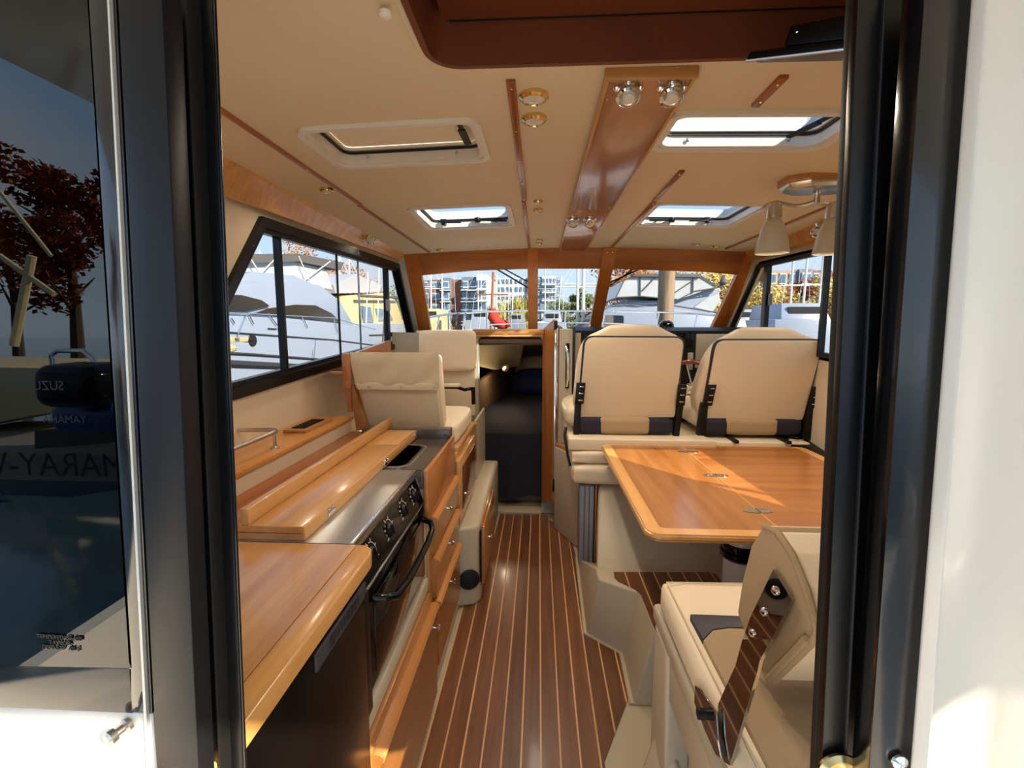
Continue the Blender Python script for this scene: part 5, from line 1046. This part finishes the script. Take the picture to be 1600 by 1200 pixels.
# small boat added out of view, its canvas top shades the helm seats
t = T('shade_boat', 'small unseen boat with grey canvas top, added to starboard to shade the helm seats', 'boat', (3.0, 1.6, -.9))
P(t, 'hull', MB().hexa([(2.2, -.9, -.9), (3.7, -.9, -.9), (3.8, -.9, .25), (2.1, -.9, .25)], [(2.7, 3.4, -.9), (3.2, 3.4, -.9), (3.3, 3.6, .35), (2.6, 3.6, .35)], .05), HULL2)
P(t, 'canvas_top', MB().hexa([(2.0, .72, 2.36), (3.75, .72, 2.36), (3.75, .72, 2.40), (2.0, .72, 2.40)], [(2.0, 3.1, 2.36), (3.75, 3.1, 2.36), (3.75, 3.1, 2.40), (2.0, 3.1, 2.40)], .01), BOATGREY)
for x in (2.1, 3.65):
    for y in (.8, 3.0): P(t, 'canopy_pole', MB().tube([(x, y, 2.37), (x+.05*(1 if x < 3 else -1), y*.6+.6, .25)], .015, 6), MAST)
# --- bow rail of this boat
t = T('bow_rail', 'stainless bow rail around the foredeck seen through the windscreen', 'railing', (.25, 6, 1.2))
def br_(px, py, y): return aY(px, py, y)
top_ = [(640, 500, 4.6), (700, 491, 5.3), (760, 487, 6.2), (835, 485, 6.9), (884, 486, 7.0), (945, 486, 6.9), (1030, 488, 6.2), (1090, 490, 5.6), (1150, 496, 4.8)]
TP = [br_(*p) for p in top_]; P(t, 'top_rail', MB().tube(TP, .0125, 8), CHROME)
LP = [Vector((p.x, p.y, p.z-.17)) for p in TP[2:7]]; P(t, 'lower_rail', MB().tube(LP, .009, 8), CHROME)
for p in TP[:4]+[TP[4]]+TP[5:]: P(t, 'stanchion', MB().tube([p, (p.x*.97-.02, p.y-.03, 1.20)], .010, 8), CHROME)
for px, py in ((686, 493), (727, 489)): p = br_(px, py, 5.6); P(t, 'stanchion', MB().tube([p, (p.x-.05, p.y, 1.2)], .012, 8), CHROME)
S('rail_bag', MB().hexa([aY(a, b, 5.45) for a, b in ((708, 491), (717, 489), (714, 502), (705, 503))], [aY(a, b, 5.5) for a, b in ((708, 491), (717, 489), (714, 502), (705, 503))], .01), STRIPE, 'small dark cloth tied to the bow rail', 'cloth')
# windscreen wipers
for i, (a, b, lab) in enumerate((((768, 424), (826, 458), 'windscreen wiper across the left pane'), ((948, 452), (1010, 424), 'windscreen wiper across the right pane'))):
    t = T('wiper', lab, 'wiper', tuple(ws(*a)), 'windscreen wipers'); nn_ = Vector((0, .7, 1)).normalized()*.05
    P(t, 'arm', MB().tube([ws(*a)+nn_, ws(*b)+nn_], .006, 6), BLACK); P(t, 'blade', MB().tube([ws(a[0]+12, a[1])+nn_, ws(b[0], b[1]-9)+nn_] if i == 0 else [ws(a[0]+2, a[1]+5)+nn_, ws(b[0]-16, b[1]+2)+nn_], .005, 6), BLACK)
# ================================================================== SCENE BEHIND (shows only as reflection in the tinted door glass)
def mir(px, py, d):   # point whose mirror image in the door glass (plane y=.44) lies at that pixel, d metres beyond the glass
    p = aY(px, py, .44+d); return Vector((p.x, .88-p.y, p.z))
p = mir(112, 470, 14); tree('dark red tree on the shore behind the cockpit, mirrored in the door glass', p.x, p.y, .2, 6.5, 4.6, 'red', 5000, False, 21, .11)
p = mir(20, 480, 17); tree('second dark red tree behind the cockpit, further left', p.x, p.y, .2, 6.2, 4.0, 'red', 3000, False, 22, .11)
t = T('neighbour_boat', 'cream boat moored astern, mirrored in the door glass', 'boat', tuple(mir(80, 640, 5)))
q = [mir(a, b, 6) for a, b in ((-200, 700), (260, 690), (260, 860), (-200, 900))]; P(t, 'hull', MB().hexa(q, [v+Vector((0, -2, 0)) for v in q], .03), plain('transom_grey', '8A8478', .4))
q = [mir(a, b, 7) for a, b in ((-200, 570), (90, 575), (100, 640), (-200, 700))]; P(t, 'cabin', MB().hexa(q, [v+Vector((0, -2, 0)) for v in q], .03), HULL2)
q = [mir(a, b, 5.9) for a, b in ((60, 672), (190, 660), (190, 690), (60, 700))]; P(t, 'window', MB().hexa(q, [v+Vector((0, .05, 0)) for v in q]), WIN)
m = MB(); m.tube([mir(a, b, 5) for a, b in ((84, 585), (80, 555), (90, 548), (130, 548), (145, 560), (158, 605))], .03, 8); P(t, 'arch', m, CHROME)
P(t, 'transom_lettering', place_text('MARAY-V', .5, mir(90, 728, 5.9), (-1, 0, 0), (0, 0, 1)), STRIPE)
t = T('outboard_motor', 'black outboard with a blue one behind, mirrored in the door glass', 'engine', tuple(mir(140, 610, 4.5)))
c = mir(135, 600, 4.6); P(t, 'black_cowl', MB().cushion(c-Vector((.35, .3, .22)), c+Vector((.35, .3, .22)), .12, .03), BLACKG)
P(t, 'cowl_lettering', place_text('SUZUKI', .14, c+Vector((-.15, .34, .02)), (-1, 0, 0), (0, 0, 1)), INK)
c = mir(150, 650, 4.9); P(t, 'blue_cowl', MB().cushion(c-Vector((.4, .2, .16)), c+Vector((.4, .2, .16)), .1, .02), plain('blue_cowl_paint', '24447A', .3))
P(t, 'cowl_lettering', place_text('YAMAHA', .13, c+Vector((-.15, .24, .0)), (-1, 0, 0), (0, 0, 1)), INK)
for i, (a, b, r) in enumerate((((22, 540, 0), (50, 400, 0), .04), ((0, 400, 0), (85, 460, 0), .03), ((0, 300, 0), (80, 400, 0), .02))):
    S('boom', MB().tube([mir(a[0], a[1], 9), mir(b[0], b[1], 9)], r*2, 8), HULL2, ('upright', 'upper slanting', 'lower slanting')[i]+' cream spar astern, mirrored in the door glass', 'spar', 'spars astern')
for o in bpy.data.objects:
    if '_w' in o: del o['_w']
